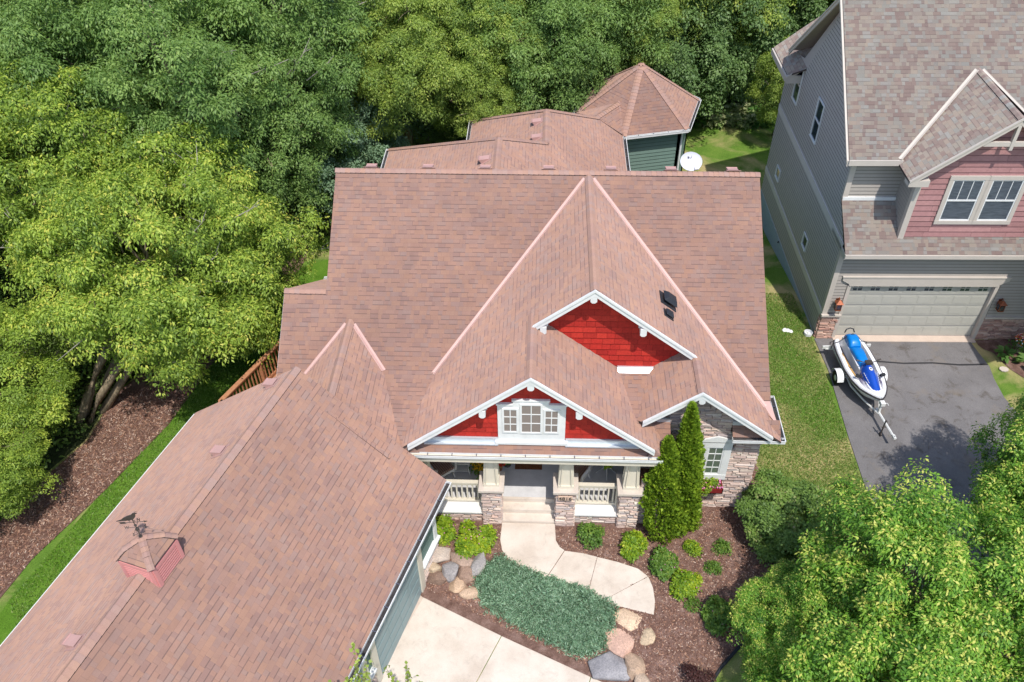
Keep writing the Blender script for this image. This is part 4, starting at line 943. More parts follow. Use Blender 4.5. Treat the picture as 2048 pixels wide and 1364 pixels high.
# where the dormer plane meets the main slope at the eave
mb = MB()
for P, g in [([(-.3, yE), (xDl, yE), (xD, yDb), (xDr, yE), (XR+.3, yE), (XR+.3, yR), (-.3, yR)], nF), ([(-.3, yR), (XR+.3, yR), (XR+.3, yeB), (-.3, yeB)], nK),
             ([(xD, yDr), (xD, yDb), (xDl, yE-.0), (xDl, yDr)], DLp), ([(xD, yDr), (xDr, yDr), (xDr, yE), (xD, yDb)], DRp),
             ([(-.02, -.42), (8.2, -.42), (8.2, 1.2), (-.02, 1.2)], nP)]: roof_plane(mb, P, g)
# rear cross gable
xg = 3.6; gL = plane(.8, 0, 6.3+.8*.55); gR_ = plane(-.8, 0, 6.3+.8*(.55+2*xg))
for P, g in [([(-.55, 7.95), (xg, 7.95-3.0), (xg, 10.5), (-.55, 10.5)], gL), ([(2*xg+.55, 7.95), (xg, 4.95), (xg, 10.5), (2*xg+.55, 10.5)], gR_)]: roof_plane(mb, P, g)
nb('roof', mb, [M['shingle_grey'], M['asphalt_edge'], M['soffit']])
m_ = MB(); cap_line(m_, (-.32, yR, zR), (XR+.3, yR, zR), nF, nK, 5); cap_line(m_, (xD, yDb, zD), (xD, yDr, zD), DLp, DRp, 6); cap_line(m_, (xg, 10.5, pzv(gL, xg, 0)), (xg, 6, pzv(gL, xg, 0)), gL, gR_, 7)
nb('ridge_cap', m_, [M['cap_shingle_grey'], M['asphalt_edge']])
for x1 in (xDl, xDr):
    v_ = MB(); valley_line(v_, (xD+(x1-xD)*.03, yDb-.05, pzv(nF, 0, yDb-.05)), (x1, yE, zE), nF, DLp if x1 < xD else DRp, .07); nb('valley_flashing', v_, [M['tan_trim']])
rake(N, [(xDl, yDr, zDe), (xD, yDr, zD), (xDr, yDr, zDe)], (0, -1, 0), h=.2, mat='tan_trim', local=True)
rake(N, [(-.3, yE, zE-.05), (-.3, yR, zR-.05), (-.3, yeB, zE-.05)], (-1, 0, 0), h=.2, mat='tan_trim', local=True)
rake(N, [(-.6, 7.93, 6.3-.05), (xg, 7.93-.0, pzv(gL, xg, 0)-.05)], (0, -1, 0), h=.2, mat='tan_trim', local=True)
def one(name, mat, *a):
    q = MB(); q.b(*a); return nb(name, q, [M[mat]])
one('fascia', 'tan_trim', -.3, xDl+.1, yE-.05, yE, zE-.2, zE-.01); one('fascia', 'tan_trim', xDr-.1, XR, yE-.05, yE, zE-.2, zE-.01); one('fascia', 'tan_trim', -.02, 8.2, -.47, -.42, zpe-.15, zpe-.005); one('fascia', 'tan_trim', -.62, -.55, 7.95, 10.5, 6.04, 6.26)
one('soffit', 'soffit', -.3, xDl, yE, 1.2, zE-.24, zE-.2); one('soffit', 'soffit', -.02, 8.2, -.42, 0., zpe-.17, zpe-.15); one('soffit', 'soffit', -.58, -.02, 7.95, 10.5, 6.02, 6.06); one('eave_return', 'tan_trim', -.58, .0, 7.9, 7.96, 5.98, 6.3); one('fascia', 'tan_trim', -.03, .0, -.45, 1.15, zpe-.2, zpe)
# side wall with clapboards: x = 0 plane, s = local y
Ws = Wall((0, 0, 0), (0, 1, 0), (-1, 0, 0)); sw = MB()
lap(sw, Ws, [[(0, 0), (9.9, 0), (9.9, .96), (0, .96)]], h=.14, out=.006, mat=1, shade_mat=2, gap=.03)
lap(sw, Ws, [[(0, 1.22), (9.9, 1.22), (9.9, 3.86), (0, 3.86)]], h=.14, out=.006, mat=0, shade_mat=2, gap=.03)
lap(sw, Ws, [[(0.02, 4.16), (9.9, 4.16), (9.9, 5.9), (7.8, 6.4), (yR, zR-.1), (1.17, zE+.2), (1.17, 5.1)]], h=.14, out=.006, mat=0, shade_mat=2, gap=.03)
sw.mesh([Ws.p(*q, -.01) for q in ((0, 0), (9.9, 0), (9.9, 6.5), (8.1, 6.9), (yR, zR-.05), (1.15, zE), (1.15, 5.0), (0, 3.9))], [tuple(range(8))], 0)
nb('side_wall', sw, [M['siding_grey'], M['siding_grey'], M['lap_shade_grey']])
bd = MB(); bd.b(-.03, 0, 0, 9.9, 3.86, 4.16); bd.b(-.03, 0, 0, 9.9, .96, 1.22); nb('band_board', bd, [M['grey_trim']])
ft = MB(); ft.prism([(-.02, .1, 0.), (-.02, 9.9, 0.), (-.02, 9.9, -1.6), (-.02, .1, -.5)], (.2, 0, 0)); ft.b(.1, XR, 9.7, 9.9, -1.6, 0); nb('foundation', ft, [M['foundation']])
bk = MB(); bk.b(.1, XR, 9.8, 9.9, 0, 6.5); bk.prism([(XR, 0, -1), (XR, 9.9, -1), (XR, 9.9, 6.4), (XR, yR, zR-.2), (XR, 1.1, 6.4), (XR, 0, 3.4)], (-.1, 0, 0)); bk.b(.02, .6, .05, .15, .9, 3.7); bk.b(5.66, XR, .05, .15, .9, 3.7); bk.b(.6, 5.66, .02, .15, 2.45, 3.7); bk.b(.02, XR, 1.2, 1.3, 4.8, 6.7); nb('wall', bk, [M['lap_grey']])
# windows on the side wall
for a, b_, z0, z1, g, cols, mid in ((7.80, 8.48, 5.16, 6.60, 'glass_dark', 1, True), (4.78, 5.46, 5.16, 6.60, 'glass_dark', 2, True), (7.86, 8.36, 1.68, 2.14, 'glass_green', 1, False), (3.02, 3.52, 1.64, 2.12, 'glass_dark', 1, False)):
    window(N, Ws, a, b_, z0, z1, 1, 1, trim=.035, sash=.025, glass=g, local=True, mid=mid)
hb = MB(); hb.tube([(-.02, 6.0, -.05), (-.08, 6.0, -.1)], .03, 6); nb('hose_tap', hb, [M['dark_iron']])
# front, garage level
Wf = Wall((0, 0, 0), (1, 0, 0), (0, -1, 0)); fw = MB()
lap(fw, Wf, [[(.14, 1.2), (.55, 1.2), (.55, 2.7), (.14, 2.7)], [(5.72, 1.08), (8.2, 1.08), (8.2, 2.7), (5.72, 2.7)], [(.14, 2.7), (8.2, 2.7), (8.2, zpe-.1), (.14, zpe-.1)]], h=.13, out=.018, shade_mat=1)
nb('front_wall', fw, [M['siding_tan'], M['lap_shade_grey']])
st_ = MB(); stones(st_, Wf, [[(0, -.05), (.62, -.05), (.62, 1.06), (0, 1.06)], ], seed=31, lmin=.15, lmax=.45); st3 = MB(); stones(st3, Wf, [[(5.66, -.1), (8.2, -.1), (8.2, 1.0), (5.66, 1.0)]], seed=33, lmin=.15, lmax=.45); nb('stone_wainscot', st3, [M['veneer_stone_red']]); stones(st_, Wall((0, .13, 0), (0, -1, 0), (-1, 0, 0)), [[(0, -.05), (.13, -.05), (.13, 1.06), (0, 1.06)]], seed=3)
nb('stone_wainscot', st_, [M['veneer_stone_red']])
tr = MB(); tr.b(-.02, .15, -.03, .14, 1.1, zpe-.1); tr.b(-.04, .64, -.11, .0, 1.06, 1.14); tr.b(5.68, 8.2, -.1, 0, 1.0, 1.08)
tr.b(.56, .68, -.05, .12, 0, 2.42); tr.b(5.56, 5.68, -.05, .12, 0, 2.42)
tr.prism([(x, -.02, z) for x, z in ((.62, 2.42), (5.62, 2.42), (5.68, 2.52), (5.92, 2.66), (5.92, 2.78), (.32, 2.78), (.32, 2.66), (.56, 2.52))], (0, -.05, 0)); tr.b(.3, 5.94, -.09, -.01, 2.78, 2.83)
nb('trim', tr, [M['tan_trim']])
gd = MB(); gd.b(.68, 5.56, .10, .14, .05, 2.42)
for j in range(5):
    z0 = .05+2.37*j/5
    gd.b(.68, 5.56, .096, .101, z0+.002, z0+.014, 1)
    for k in range(8):
        x0 = .68+4.88*(k+.09)/8; x1 = .68+4.88*(k+.91)/8; a, b_ = z0+.075, z0+.40
        gd.b(x0, x1, .094, .10, a, b_); gd.b(x0+.025, x1-.025, .091, .095, a+.025, b_-.025, 2)
o_ = nb('garage_door', gd, [M['door_tan'], M['dish_grey'], M['door_tan']])
for k in range(8):
    gp = MB()
    for dx in (-.085, .085):
        for dz in (.10, -.04):
            xc = .68+4.88*(k+.5)/8+dx; gp.b(xc-.065, xc+.065, .08, .0915, 2.42-.21+dz-.045, 2.42-.21+dz+.045)
    gp.build('pane', [M['glass_dark']], o_, True)
ap = MB(); ap.b(.6, 5.64, -.24, .12, -.02, .05); nb('threshold', ap, [M['apron']])
# recess wall left of the dormer and the dormer
rw = MB(); W1 = Wall((0, 1.15, 0), (1, 0, 0), (0, -1, 0)); lap(rw, W1, [[(.14, 5.2), (1.85, 5.2), (1.85, 6.64), (.14, 6.64)]], h=.13, out=.018, shade_mat=1); rw2 = MB(); lap(rw2, W1, [[(6.0, 5.2), (XR, 5.2), (XR, 6.64), (6.0, 6.64)]], h=.13, out=.018, shade_mat=1); nb('upper_wall', rw2, [M['siding_tan'], M['lap_shade_grey']])
lap(rw, Wall((1.74, 1.2, 0), (0, -1, 0), (-1, 0, 0)), [[(0, 5.2), (1.1, 4.2), (1.1, 6.9), (0, 6.9)]], h=.13, out=.018, shade_mat=1)
nb('recess_wall', rw, [M['siding_tan'], M['lap_shade_grey']])
rt = MB(); rt.b(-.02, .15, 1.09, 1.2, 5.15, 6.66); rt.b(.0, 1.74, 1.07, 1.13, 5.13, 5.25, 1); nb('corner_trim', rt, [M['tan_trim'], M['white_trim']])
W2 = Wall((0, .08, 0), (1, 0, 0), (0, -1, 0)); dw = MB(); lap(dw, W2, [[(1.86, 4.2), (5.95, 4.2), (5.95, 7.0), (xD, zD-.12), (1.86, 7.0)]], h=.2, out=.02, split=1.6, seed=41, shade_mat=1)
dw.face([W2.p(*q, -.01) for q in ((1.75, 4.1), (6.05, 4.1), (6.05, 7.0), (xD, zD-.1), (1.75, 7.0))]); nb('dormer_wall', dw, [M['shake_mauve'], M['lap_shade_mauve']])
one('corner_trim', 'tan_trim', 1.70, 1.88, .02, .2, 4.2, 6.75); one('corner_trim', 'tan_trim', 5.92, 6.08, .02, .12, 4.2, 6.75)
fl = MB(); fl.b(1.6, 6.2, -.06, .06, 4.14, 4.28); fl.face([(1.6, -.06, 4.16), (6.2, -.06, 4.16), (6.2, -.16, 4.07), (1.6, -.16, 4.07)]); nb('base_flashing', fl, [M['zinc']])
bx2 = MB(); bx3 = MB(); bx2.prism([(xDl, yDr-.04, zDe), (xDl+.62, yDr-.04, zDe+.02), (xDl+.62, yDr-.04, zDe-.2), (xDl, yDr-.04, zDe-.2)], (0, .36, 0)); bx3.prism([(xDr, yDr-.04, zDe), (xDr-.62, yDr-.04, zDe+.02), (xDr-.62, yDr-.04, zDe-.2), (xDr, yDr-.04, zDe-.2)], (0, .36, 0)); nb('eave_return', bx2, [M['tan_trim']]); nb('eave_return', bx3, [M['tan_trim']])
tt = MB(); zt_ = 8.0; hw = (zD-.16-zt_)/sD; tt.b(xD-hw, xD+hw, yDr-.02, yDr+.06, zt_-.1, zt_+.04); tt.b(xD-.05, xD+.05, yDr-.04, yDr+.08, zt_-.22, zD-.2); nb('gable_truss', tt, [M['tan_trim']])
# double window in the dormer
Wd = Wall((0, .06, 0), (1, 0, 0), (0, -1, 0))
for k, (x0, x1) in enumerate(((2.80, 3.76), (4.0, 4.96))):
    window(N, Wd, x0, x1, 5.05, 6.55, 3, 1, trim=.13, glass='glass_screen', local=True, mid=True, trimmat='tan_trim', colz=(5.8, 6.52))
def lantern(x):
    m = MB(); m.b(x-.06, x+.06, -.03, -.0, 1.62, 1.86); m.tube([(x, -.02, 1.8), (x, -.1, 1.95), (x, -.2, 1.92)], .012, 6); m.b(x-.1, x+.1, -.30, -.1, 1.5, 1.53)
    for a in (-1, 1):
        for c in (-1, 1): m.b(x+a*.085-.01, x+a*.085+.01, -.2+c*.085-.01, -.2+c*.085+.01, 1.53, 1.8)
    for z in (1.6, 1.68, 1.75): m.b(x-.09, x+.09, -.29, -.285, z-.005, z+.005); m.b(x-.09, x-.085, -.29, -.11, z-.005, z+.005); m.b(x+.085, x+.09, -.29, -.11, z-.005, z+.005)
    q = [(x+a*.13, -.2+c*.13, 1.8) for a, c in ((-1, -1), (1, -1), (1, 1), (-1, 1))]; m.mesh(q+[(x, -.2, 1.93)], [(3, 2, 1, 0), (0, 1, 4), (1, 2, 4), (2, 3, 4), (3, 0, 4)]); m.b(x-.09, x+.09, -.28, -.12, 1.55, 1.78, 1)
    nb('wall_lantern', m, [M['copper'], M['glass_dark']])
lantern(.38); lantern(5.95)
# projecting entry wing beyond the frame (throws the shadow over the right end of the garage)
ew = MB(); ew.b(7.7, XR, -3.9, .1, -.1, 5.9); nb('entry_wing', ew, [M['lap_tan']])
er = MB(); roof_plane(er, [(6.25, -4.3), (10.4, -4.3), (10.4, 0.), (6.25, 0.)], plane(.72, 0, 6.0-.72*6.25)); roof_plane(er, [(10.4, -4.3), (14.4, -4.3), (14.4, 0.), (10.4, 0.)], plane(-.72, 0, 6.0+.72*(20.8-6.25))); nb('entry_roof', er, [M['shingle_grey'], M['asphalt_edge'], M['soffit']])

# ---------------------------------------------------------------- foliage
def leaf_mesh(name, C, D, Nn, L, Wd, tone, fold=.18, wpos=.42):
    """one folded quad per leaf: C base points, D unit directions, Nn face normals, L lengths, Wd half widths"""
    n = len(C); S = np.cross(D, Nn); S /= np.linalg.norm(S, axis=1, keepdims=True)+1e-9
    V = np.empty((n, 4, 3)); mid = C+D*(L*wpos)[:, None]-Nn*(Wd*fold*2)[:, None]*-1
    V[:, 0] = C; V[:, 1] = mid+S*Wd[:, None]; V[:, 2] = C+D*L[:, None]-Nn*(L*.12)[:, None]; V[:, 3] = mid-S*Wd[:, None]
    me = bpy.data.meshes.new(name); me.vertices.add(4*n); me.vertices.foreach_set('co', V.ravel()); me.loops.add(4*n)
    me.loops.foreach_set('vertex_index', np.arange(4*n, dtype=np.int32)); me.polygons.add(n)
    me.polygons.foreach_set('loop_start', np.arange(0, 4*n, 4, dtype=np.int32)); me.polygons.foreach_set('loop_total', np.full(n, 4, dtype=np.int32))
    at = me.attributes.new('v', 'FLOAT', 'FACE'); at.data.foreach_set('value', np.clip(tone, 0, 1).astype(np.float32)); me.materials.append(None)
    me.update(calc_edges=True); return me
def unit(v): return v/(np.linalg.norm(v, axis=-1, keepdims=True)+1e-9)
def crown_mesh(name, rx, ry, rz, seed, per_lump, per, leaf, wr=.26, lumps=30, lump_r=(.28, .42), spray_r=.32, droop=.35, lo=-1., tipy=.25, flat=.7, gapf=1.05, rlo=.35, dome=.5, up=.75, twig=.25):
    """branch ends carry lumps, lumps carry small drooping sprays of leaves; the lumps are kept apart so that deep gaps stay open"""
    r = np.random.RandomState(seed); K = []; R_ = np.array((rx, ry, rz)); Rm = max(rx, rz); tries = 0; LR = []
    while len(K) < lumps and tries < lumps*60:
        d = unit(r.normal(size=3)); rad_ = rlo+(1-rlo)*r.rand()**.45; p = d*rad_*(1+.10*math.sin(d[0]*5+seed)+.10*math.sin(d[1]*6+d[2]*4)); q = p*R_; l = r.uniform(*lump_r)*Rm; tries += 1
        if p[2] < lo: continue
        if K:
            dd = np.linalg.norm(np.array(K)-q, axis=1)
            if (dd < (np.array(LR)+l)*.5*gapf*(1 if tries < lumps*30 else .8)).any(): continue
        K.append(q); LR.append(l)
    K = np.array(K); LR = np.array(LR); n0 = len(K); lt = r.uniform(-.2, .2, n0)
    m = n0*per_lump; k = np.repeat(np.arange(n0), per_lump); d = unit(r.normal(size=(m, 3))+np.array((0, 0, .45))+unit(K)[k]*.45)
    rr0 = np.where(r.rand(m) < twig, r.uniform(1.0, 1.55, m), r.uniform(.45, 1.05, m)); d2 = d*np.array((1, 1, flat))
    P = K[k]+d2*(LR[k]*rr0)[:, None]-np.array((0, 0, 1.))*(LR[k]*.25*rr0**2)[:, None]; T = lt[k]+r.normal(size=m)*.09; AX = unit(d*.55+unit(K)[k]*.45+np.array((0, 0, up))+r.normal(size=(m, 3))*.28)
    n = m*per; ss = np.repeat(r.uniform(.55, 1.35, m), per)*spray_r
    Pr = np.repeat(P, per, 0); Ar = np.repeat(AX, per, 0); Tr = np.repeat(T, per)
    rnd = unit(r.normal(size=(n, 3))); rad_ = unit(rnd-Ar*(rnd*Ar).sum(1, keepdims=True))
    rr = np.sqrt(r.uniform(0, 1, n)); C = Pr+rad_*(rr*ss)[:, None]+Ar*((dome*(1-rr**2)+r.normal(size=n)*.16)*ss)[:, None]
    D = unit(rad_*(.35+rr*.9)[:, None]+Ar*(.55-.5*rr)[:, None]+np.array((0, 0, -1.))*droop*(.4+rr)[:, None]+r.normal(size=(n, 3))*.28)
    N_ = unit(Ar*.6+rad_*(rr*.35)[:, None]+np.array((0, 0, .7))+r.normal(size=(n, 3))*.40); N_ = unit(N_-D*(N_*D).sum(1, keepdims=True))
    L = leaf*r.uniform(.5, 1.45, n); tone = .34+Tr+r.normal(size=n)*.10+tipy*(rr < .45)*r.uniform(.1, 1., n)
    me = leaf_mesh(name, C, D, N_, L, L*wr, tone); return me, K
def setmat(o, m): o.material_slots[0].link = 'OBJECT'; o.material_slots[0].material = m
CR = {}
CR['boxelder'] = crown_mesh('crown_boxelder', 4.6, 4.6, 3.5, 1, 19, 34, .112, .21, lumps=250, lump_r=(.085, .15), spray_r=.30, droop=.75, tipy=.55)
CR['boxelder2'] = crown_mesh('crown_boxelder', 4.3, 4.5, 3.7, 2, 19, 34, .115, .21, lumps=210, lump_r=(.09, .16), spray_r=.30, droop=.7, tipy=.5)
CR['ash'] = crown_mesh('crown_ash', 3.9, 3.9, 4.8, 3, 20, 26, .125, .2, lumps=200, lump_r=(.085, .15), spray_r=.34, droop=.5, tipy=.25, rlo=.25)
CR['ash2'] = crown_mesh('crown_ash', 3.6, 3.6, 4.2, 4, 20, 26, .125, .2, lumps=170, lump_r=(.09, .16), spray_r=.34, droop=.5, tipy=.25, rlo=.25)
CR['round'] = crown_mesh('crown_round', 2.7, 2.7, 2.9, 5, 22, 18, .11, .28, lumps=120, lump_r=(.10, .18), spray_r=.24, droop=.3, tipy=.3, lo=-.85)
CR['round2'] = crown_mesh('crown_round', 2.9, 2.5, 3.1, 6, 22, 18, .115, .28, lumps=120, lump_r=(.10, .19), spray_r=.25, droop=.35, tipy=.3, lo=-.85)
CR['maple'] = crown_mesh('crown_maple', 3.5, 3.4, 3.7, 7, 17, 54, .085, .22, lumps=250, lump_r=(.07, .125), spray_r=.26, droop=.55, tipy=.9, gapf=.95, dome=.9, twig=.4)
def tree(name, label, cat, x, y, off, ck, mat, sc=(1, 1, 1), rot=None, group=None, trunk_r=.2, stems=1, base=None, seed=None, bark='bark', limbs=10, twigs=0):
    """x, y: base; off: vector from the base to the crown's centre"""
    sd = seed if seed is not None else int(abs(x*131+y*71)); r = random.Random(sd); z = gz(x, y) if base is None else base
    root = thing(name, label, cat, (x, y, z-.05), 0, group)
    me, K = CR[ck]; c = bpy.data.objects.new('crown', me); COL.objects.link(c); c.parent = root; c.location = off; c.scale = sc
    a = r.uniform(0, 6.28) if rot is None else rot; c.rotation_euler = (0, 0, a); setmat(c, LEAFM[mat])
    Rz = Matrix.Rotation(a, 3, 'Z'); off = Vector(off)
    m = MB(); tgt = sorted([Rz @ Vector((k[0]*sc[0], k[1]*sc[1], k[2]*sc[2])) for k in K], key=lambda q: r.random())[:limbs]
    for s_ in range(stems):
        ang = s_*2*math.pi/max(1, stems)+r.random(); b0 = Vector((math.cos(ang), math.sin(ang), 0))*(.34 if stems > 1 else 0)
        top = off+Vector((math.cos(ang)*.8*(stems > 1), math.sin(ang)*.8*(stems > 1), -off.z*.12)); pts = []
        for i in range(7):
            t_ = i/6; p = b0.lerp(top, t_)+Vector((math.sin(t_*5+s_)*.12, math.cos(t_*4+s_)*.1, 0)); p.z = (t_**.9)*top.z; pts.append(p)
        tr_ = trunk_r*(1 if stems == 1 else .72); m.tube(pts, [tr_*(1.25-.75*i/6) for i in range(7)], 10)
        for q in tgt[s_::stems]:
            st = pts[3+r.randint(0, 3)]; e = off+q*.92; mid = st.lerp(e, .5)+Vector((r.uniform(-.3, .3), r.uniform(-.3, .3), r.uniform(0, .5)))
            m.tube([st, st.lerp(mid, .5)+Vector((0, 0, .12)), mid, mid.lerp(e, .6)+Vector((r.uniform(-.15, .15), r.uniform(-.15, .15), .05)), e], [tr_*.42, tr_*.34, tr_*.24, tr_*.13, .012], 6)
            for _ in range(3):
                u_ = Vector((r.uniform(-1, 1), r.uniform(-1, 1), r.uniform(-.2, .8)))*.7; w0 = mid.lerp(e, r.uniform(.2, .9)); m.tube([w0, w0+u_*.5+Vector((0, 0, .05)), w0+u_], [.022, .014, .005], 4)
    m.build('trunk', [M[bark]], root, True, smooth=True)
    if twigs:
        tw = MB()
        for _ in range(twigs):
            k_ = K[r.randrange(len(K))]; e = off+Rz @ Vector((k_[0]*sc[0], k_[1]*sc[1], k_[2]*sc[2])); d_ = (e-off).normalized(); e = e+d_*.25; s1 = e-d_*r.uniform(.6, 1.1)+Vector((r.uniform(-.3, .3), r.uniform(-.3, .3), -.1)); tip = e+d_*r.uniform(.3, .6)+Vector((r.uniform(-.5, .5), r.uniform(-.5, .5), r.uniform(-.1, .3)))
            tw.tube([s1, e, tip], [.022, .016, .006], 5)
            for _2 in range(3): w0 = s1.lerp(tip, r.uniform(.3, .9)); tw.tube([w0, w0+Vector((r.uniform(-.3, .3), r.uniform(-.3, .3), r.uniform(-.05, .25)))], [.010, .004], 4)
        tw.build('twig', [M['twig_grey']], root, True)
    return root

T = tree
T('boxelder_tree', 'large yellow-green tree with several leaning trunks beside the mulch strip at left', 'tree', -15.6, 19.6, (3.3, 2.5, 5.2), 'boxelder', 'boxelder', (.98, .98, .92), 0, trunk_r=.17, stems=5, limbs=22, twigs=46)
T('boxelder_tree', 'yellow-green tree filling the left edge, upper left of the multi trunk tree', 'tree', -17.8, 25.0, (.6, .6, 6.2), 'boxelder2', 'boxelder', (1, 1, .9), 1., stems=2, limbs=16, twigs=24)
T('boxelder_tree', 'smaller yellow-green tree whose lowest branches reach the deck railing', 'tree', -12.8, 22.5, (1.4, -.4, 3.6), 'boxelder2', 'boxelder', (.54, .60, .58), 2., trunk_r=.14, limbs=14)
T('understory_tree', 'mid green tree with bare grey twigs at the left edge beside the mulch strip', 'tree', -18.3, 18.6, (1.0, -.2, 3.0), 'ash2', 'boxelder', (.70, .72, .5), 3., trunk_r=.14, stems=2, limbs=16, twigs=26)
T('understory_tree', 'low branchy green tree in the far left, below the other trees, over the mulch', 'tree', -18.2, 14.6, (1.5, .9, 2.4), 'ash2', 'boxelder', (.5, .55, .34), 4., trunk_r=.1, limbs=12)
G1 = 'ash trees of the wood, upper left'
for i, (x, y, z, s, lb) in enumerate([(-17.3, 30.2, 8.0, 1., 'green ash tree at the top left corner, above the yellow-green crowns'), (-13.2, 29.0, 7.8, 1.0, 'tall green ash with a bare grey trunk showing, upper left'), (-11.0, 30.6, 6.0, .82, 'green ash right of the bare trunked ash, left of the blue-green trees'), (-11.2, 34.0, 9.0, 1.05, 'ash tree behind at the top edge, left of centre'), (-21.5, 32.0, 8.5, 1.1, 'ash tree cut off by the top left corner')]):
    T('ash_tree', lb, 'tree', x, y, (.2, -.5, z), 'ash' if i % 2 == 0 else 'ash2', 'ash', (s, s, s*.95), None, G1, trunk_r=.26, limbs=16, twigs=20)
G2 = 'small leaved trees of the wood'
for i, (x, y, z, s, m, lb) in enumerate([(-9.6, 36.0, 5.4, 1., 'blue', 'blue-green round tree at the top, left of the yellow-green crown'), (-9.3, 31.4, 3.4, .85, 'blue', 'blue-green rounded tree just off the house roof corner at upper left'), (-11.8, 30.2, 2.2, .75, 'deep', 'dark green bushy tree between the ash and the left roof edge'), (-8.9, 34.6, 4.0, .9, 'blue', 'blue-green tree behind the one at the roof corner'),
        (6.6, 40.8, 4.4, 1., 'deep', 'green round tree right of the turret roof tip'), (8.8, 42.6, 6.0, 1.1, 'deep', 'dark green tree at the top, midway between the turret and the grey house'), (9.4, 44.4, 3.2, .9, 'deep', 'shadowy green tree behind the hostas, left of the grey house'), (12.3, 44.8, 5.6, 1.1, 'deep', 'dark tree behind the back corner of the grey house'), (4.6, 41.4, 3.4, .95, 'deep', 'green tree directly behind the turret'), (10.9, 46.4, 4.4, .9, 'deep', 'green tree partly hidden by the eave of the grey house')]):
    T('small_leaf_tree', lb, 'tree', x, y, (0, 0, z), 'round' if i % 2 else 'round2', m, (s*1.05, s*1.05, s*1.05), None, G2, trunk_r=.15, stems=2 if i % 3 == 0 else 1)
T('small_leaf_tree', 'pale green tree flecked with yellow against the back corner of the grey house', 'tree', 11.9, 40.4, (-.5, -1.2, 3.4), 'round', 'lime', (.5, .5, .72), 2., trunk_r=.12)
G3 = 'yellow-green crowns behind the rear roof'
for i, (x, y, z, s, lb) in enumerate([(-6.6, 36.4, 6.6, .86, 'yellow-green tree at the top, above the left part of the rear roof'), (-3.9, 37.4, 7.0, .82, 'yellow-green tree at the top edge right of its twin'), (-3.3, 35.9, 5.0, .58, 'yellow-green lower crown with dark gap below it, near the rear roof'), (3.4, 40.2, 7.0, .62, 'light green tree at the top, above the turret tip')]):
    T('lime_tree', lb, 'tree', x, y, (0, -.6, z), 'boxelder' if i % 2 else 'boxelder2', 'lime', (s, s, s*.9), None, G3, trunk_r=.2, limbs=14)
for i, (x, y, z, s, lb) in enumerate([(-.2, 37.2, 6.3, .9, 'mid green ash centred behind the rear roof ridge'), (1.9, 39.4, 7.4, 1., 'ash tree at the top edge, left of the turret tip'), (-1.6, 39.8, 5.0, .8, 'green tree seen low between the yellow-green crown and the centre ash')]):
    T('ash_tree', lb, 'tree', x, y, (0, -.6, z), 'ash2', 'ash', (s, s, s*.95), None, 'ash trees behind the rear roof', trunk_r=.24, limbs=14)
G4 = 'low shrubs at the wood edge behind the rear roof'
for i, (x, y, s, m, lb) in enumerate([(-7.2, 36.6, .42, 'lime', 'round yellow-green shrub at the wood edge, left of the rear roof'), (-5.2, 36.4, .40, 'ash', 'green shrub right of the yellow-green one behind the rear roof'), (-3.3, 38.4, .5, 'deep', 'dark shrub low in the gap behind the rear roof'), (.2, 38.6, .5, 'ash', 'green shrub left of the turret at the wood edge'), (-8.9, 33.2, .42, 'deep', 'dark green shrub near the left rear gutter')]):
    T('wood_shrub', lb, 'shrub', x, y, (0, 0, 2.9*s*.9), 'round2', m, (s, s, s), None, G4, trunk_r=.06, limbs=6)
# deeper rows of the wood
G5 = 'trees deeper in the wood'
rr = random.Random(12); k = 0
for yy in (40, 46.5, 53.5, 61):
    xx = -38+rr.uniform(0, 3)
    while xx < 30:
        x_, y_ = xx+rr.uniform(-1.2, 1.2), yy+rr.uniform(-1.8, 1.8); xx += rr.uniform(5.6, 7.4)
        if y_ < 43.5 and x_ > -10: continue
        kk = rr.choice(['ash', 'ash2', 'boxelder2', 'round2', 'round']); s = rr.uniform(.95, 1.25)*(1.35 if 'round' in kk else 1); mt = {'ash': 'ash', 'ash2': 'deep', 'boxelder2': 'lime', 'round2': 'blue', 'round': 'deep'}[kk]; zc = {'ash': 7.5, 'ash2': 7, 'boxelder2': 7, 'round2': 4.8, 'round': 4.6}[kk]*s**.5
        q_ = (co.matrix_world.inverted() @ Vector((x_, y_, 6))); px_ = 1024+1702.7*q_.x/-q_.z
        lm = next(t_ for lim, t_ in ((-200, 'far outside the left edge'), (150, 'in the top left corner'), (300, 'above the big yellow-green tree'), (450, 'above the bare ash'), (580, 'left of the blue-green trees'), (700, 'above the main roof corner'), (820, 'over the left rear roof'), (960, 'over the middle rear roof'), (1100, 'right of the rear roof middle'), (1220, 'just left of the turret'), (1330, 'directly above the turret'), (1450, 'right of the turret'), (1600, 'next to the grey house eave'), (1800, 'behind the grey roof'), (2300, 'at the top right corner' if x_ < 24 else 'past the top right corner'), (9999, 'right of the frame')) if px_ < lim)
        T('wood_tree', '%s in %s row of the wood, %s' % ({'ash': 'green ash', 'deep': 'dark ash', 'lime': 'yellow-green tree', 'blue': 'blue-green round tree'}[mt] if mt != 'deep' or kk == 'ash2' else 'dark round tree', {40: 'front', 46.5: 'second', 53.5: 'third', 61: 'last'}[yy], lm), 'tree', x_, y_, (0, 0, zc), kk, mt, (s, s, s), None, G5, trunk_r=.22, limbs=6); k += 1
for x, y, s, lb in ((-24, 22, 1.1, 'left of the big yellow-green tree'), (-26, 29, 1.2, 'left of the top left corner'), (-22.5, 14.5, 1., 'left of the mulch strip'), (-22, 8, 1., 'left of the lower left corner')):
    T('wood_tree', None, 'tree', x, y, (0, 0, 7), 'ash', 'ash', (s, s, s), None, 'trees left of the frame', trunk_r=.22, limbs=6)['label'] = 'green ash just outside the frame, '+lb
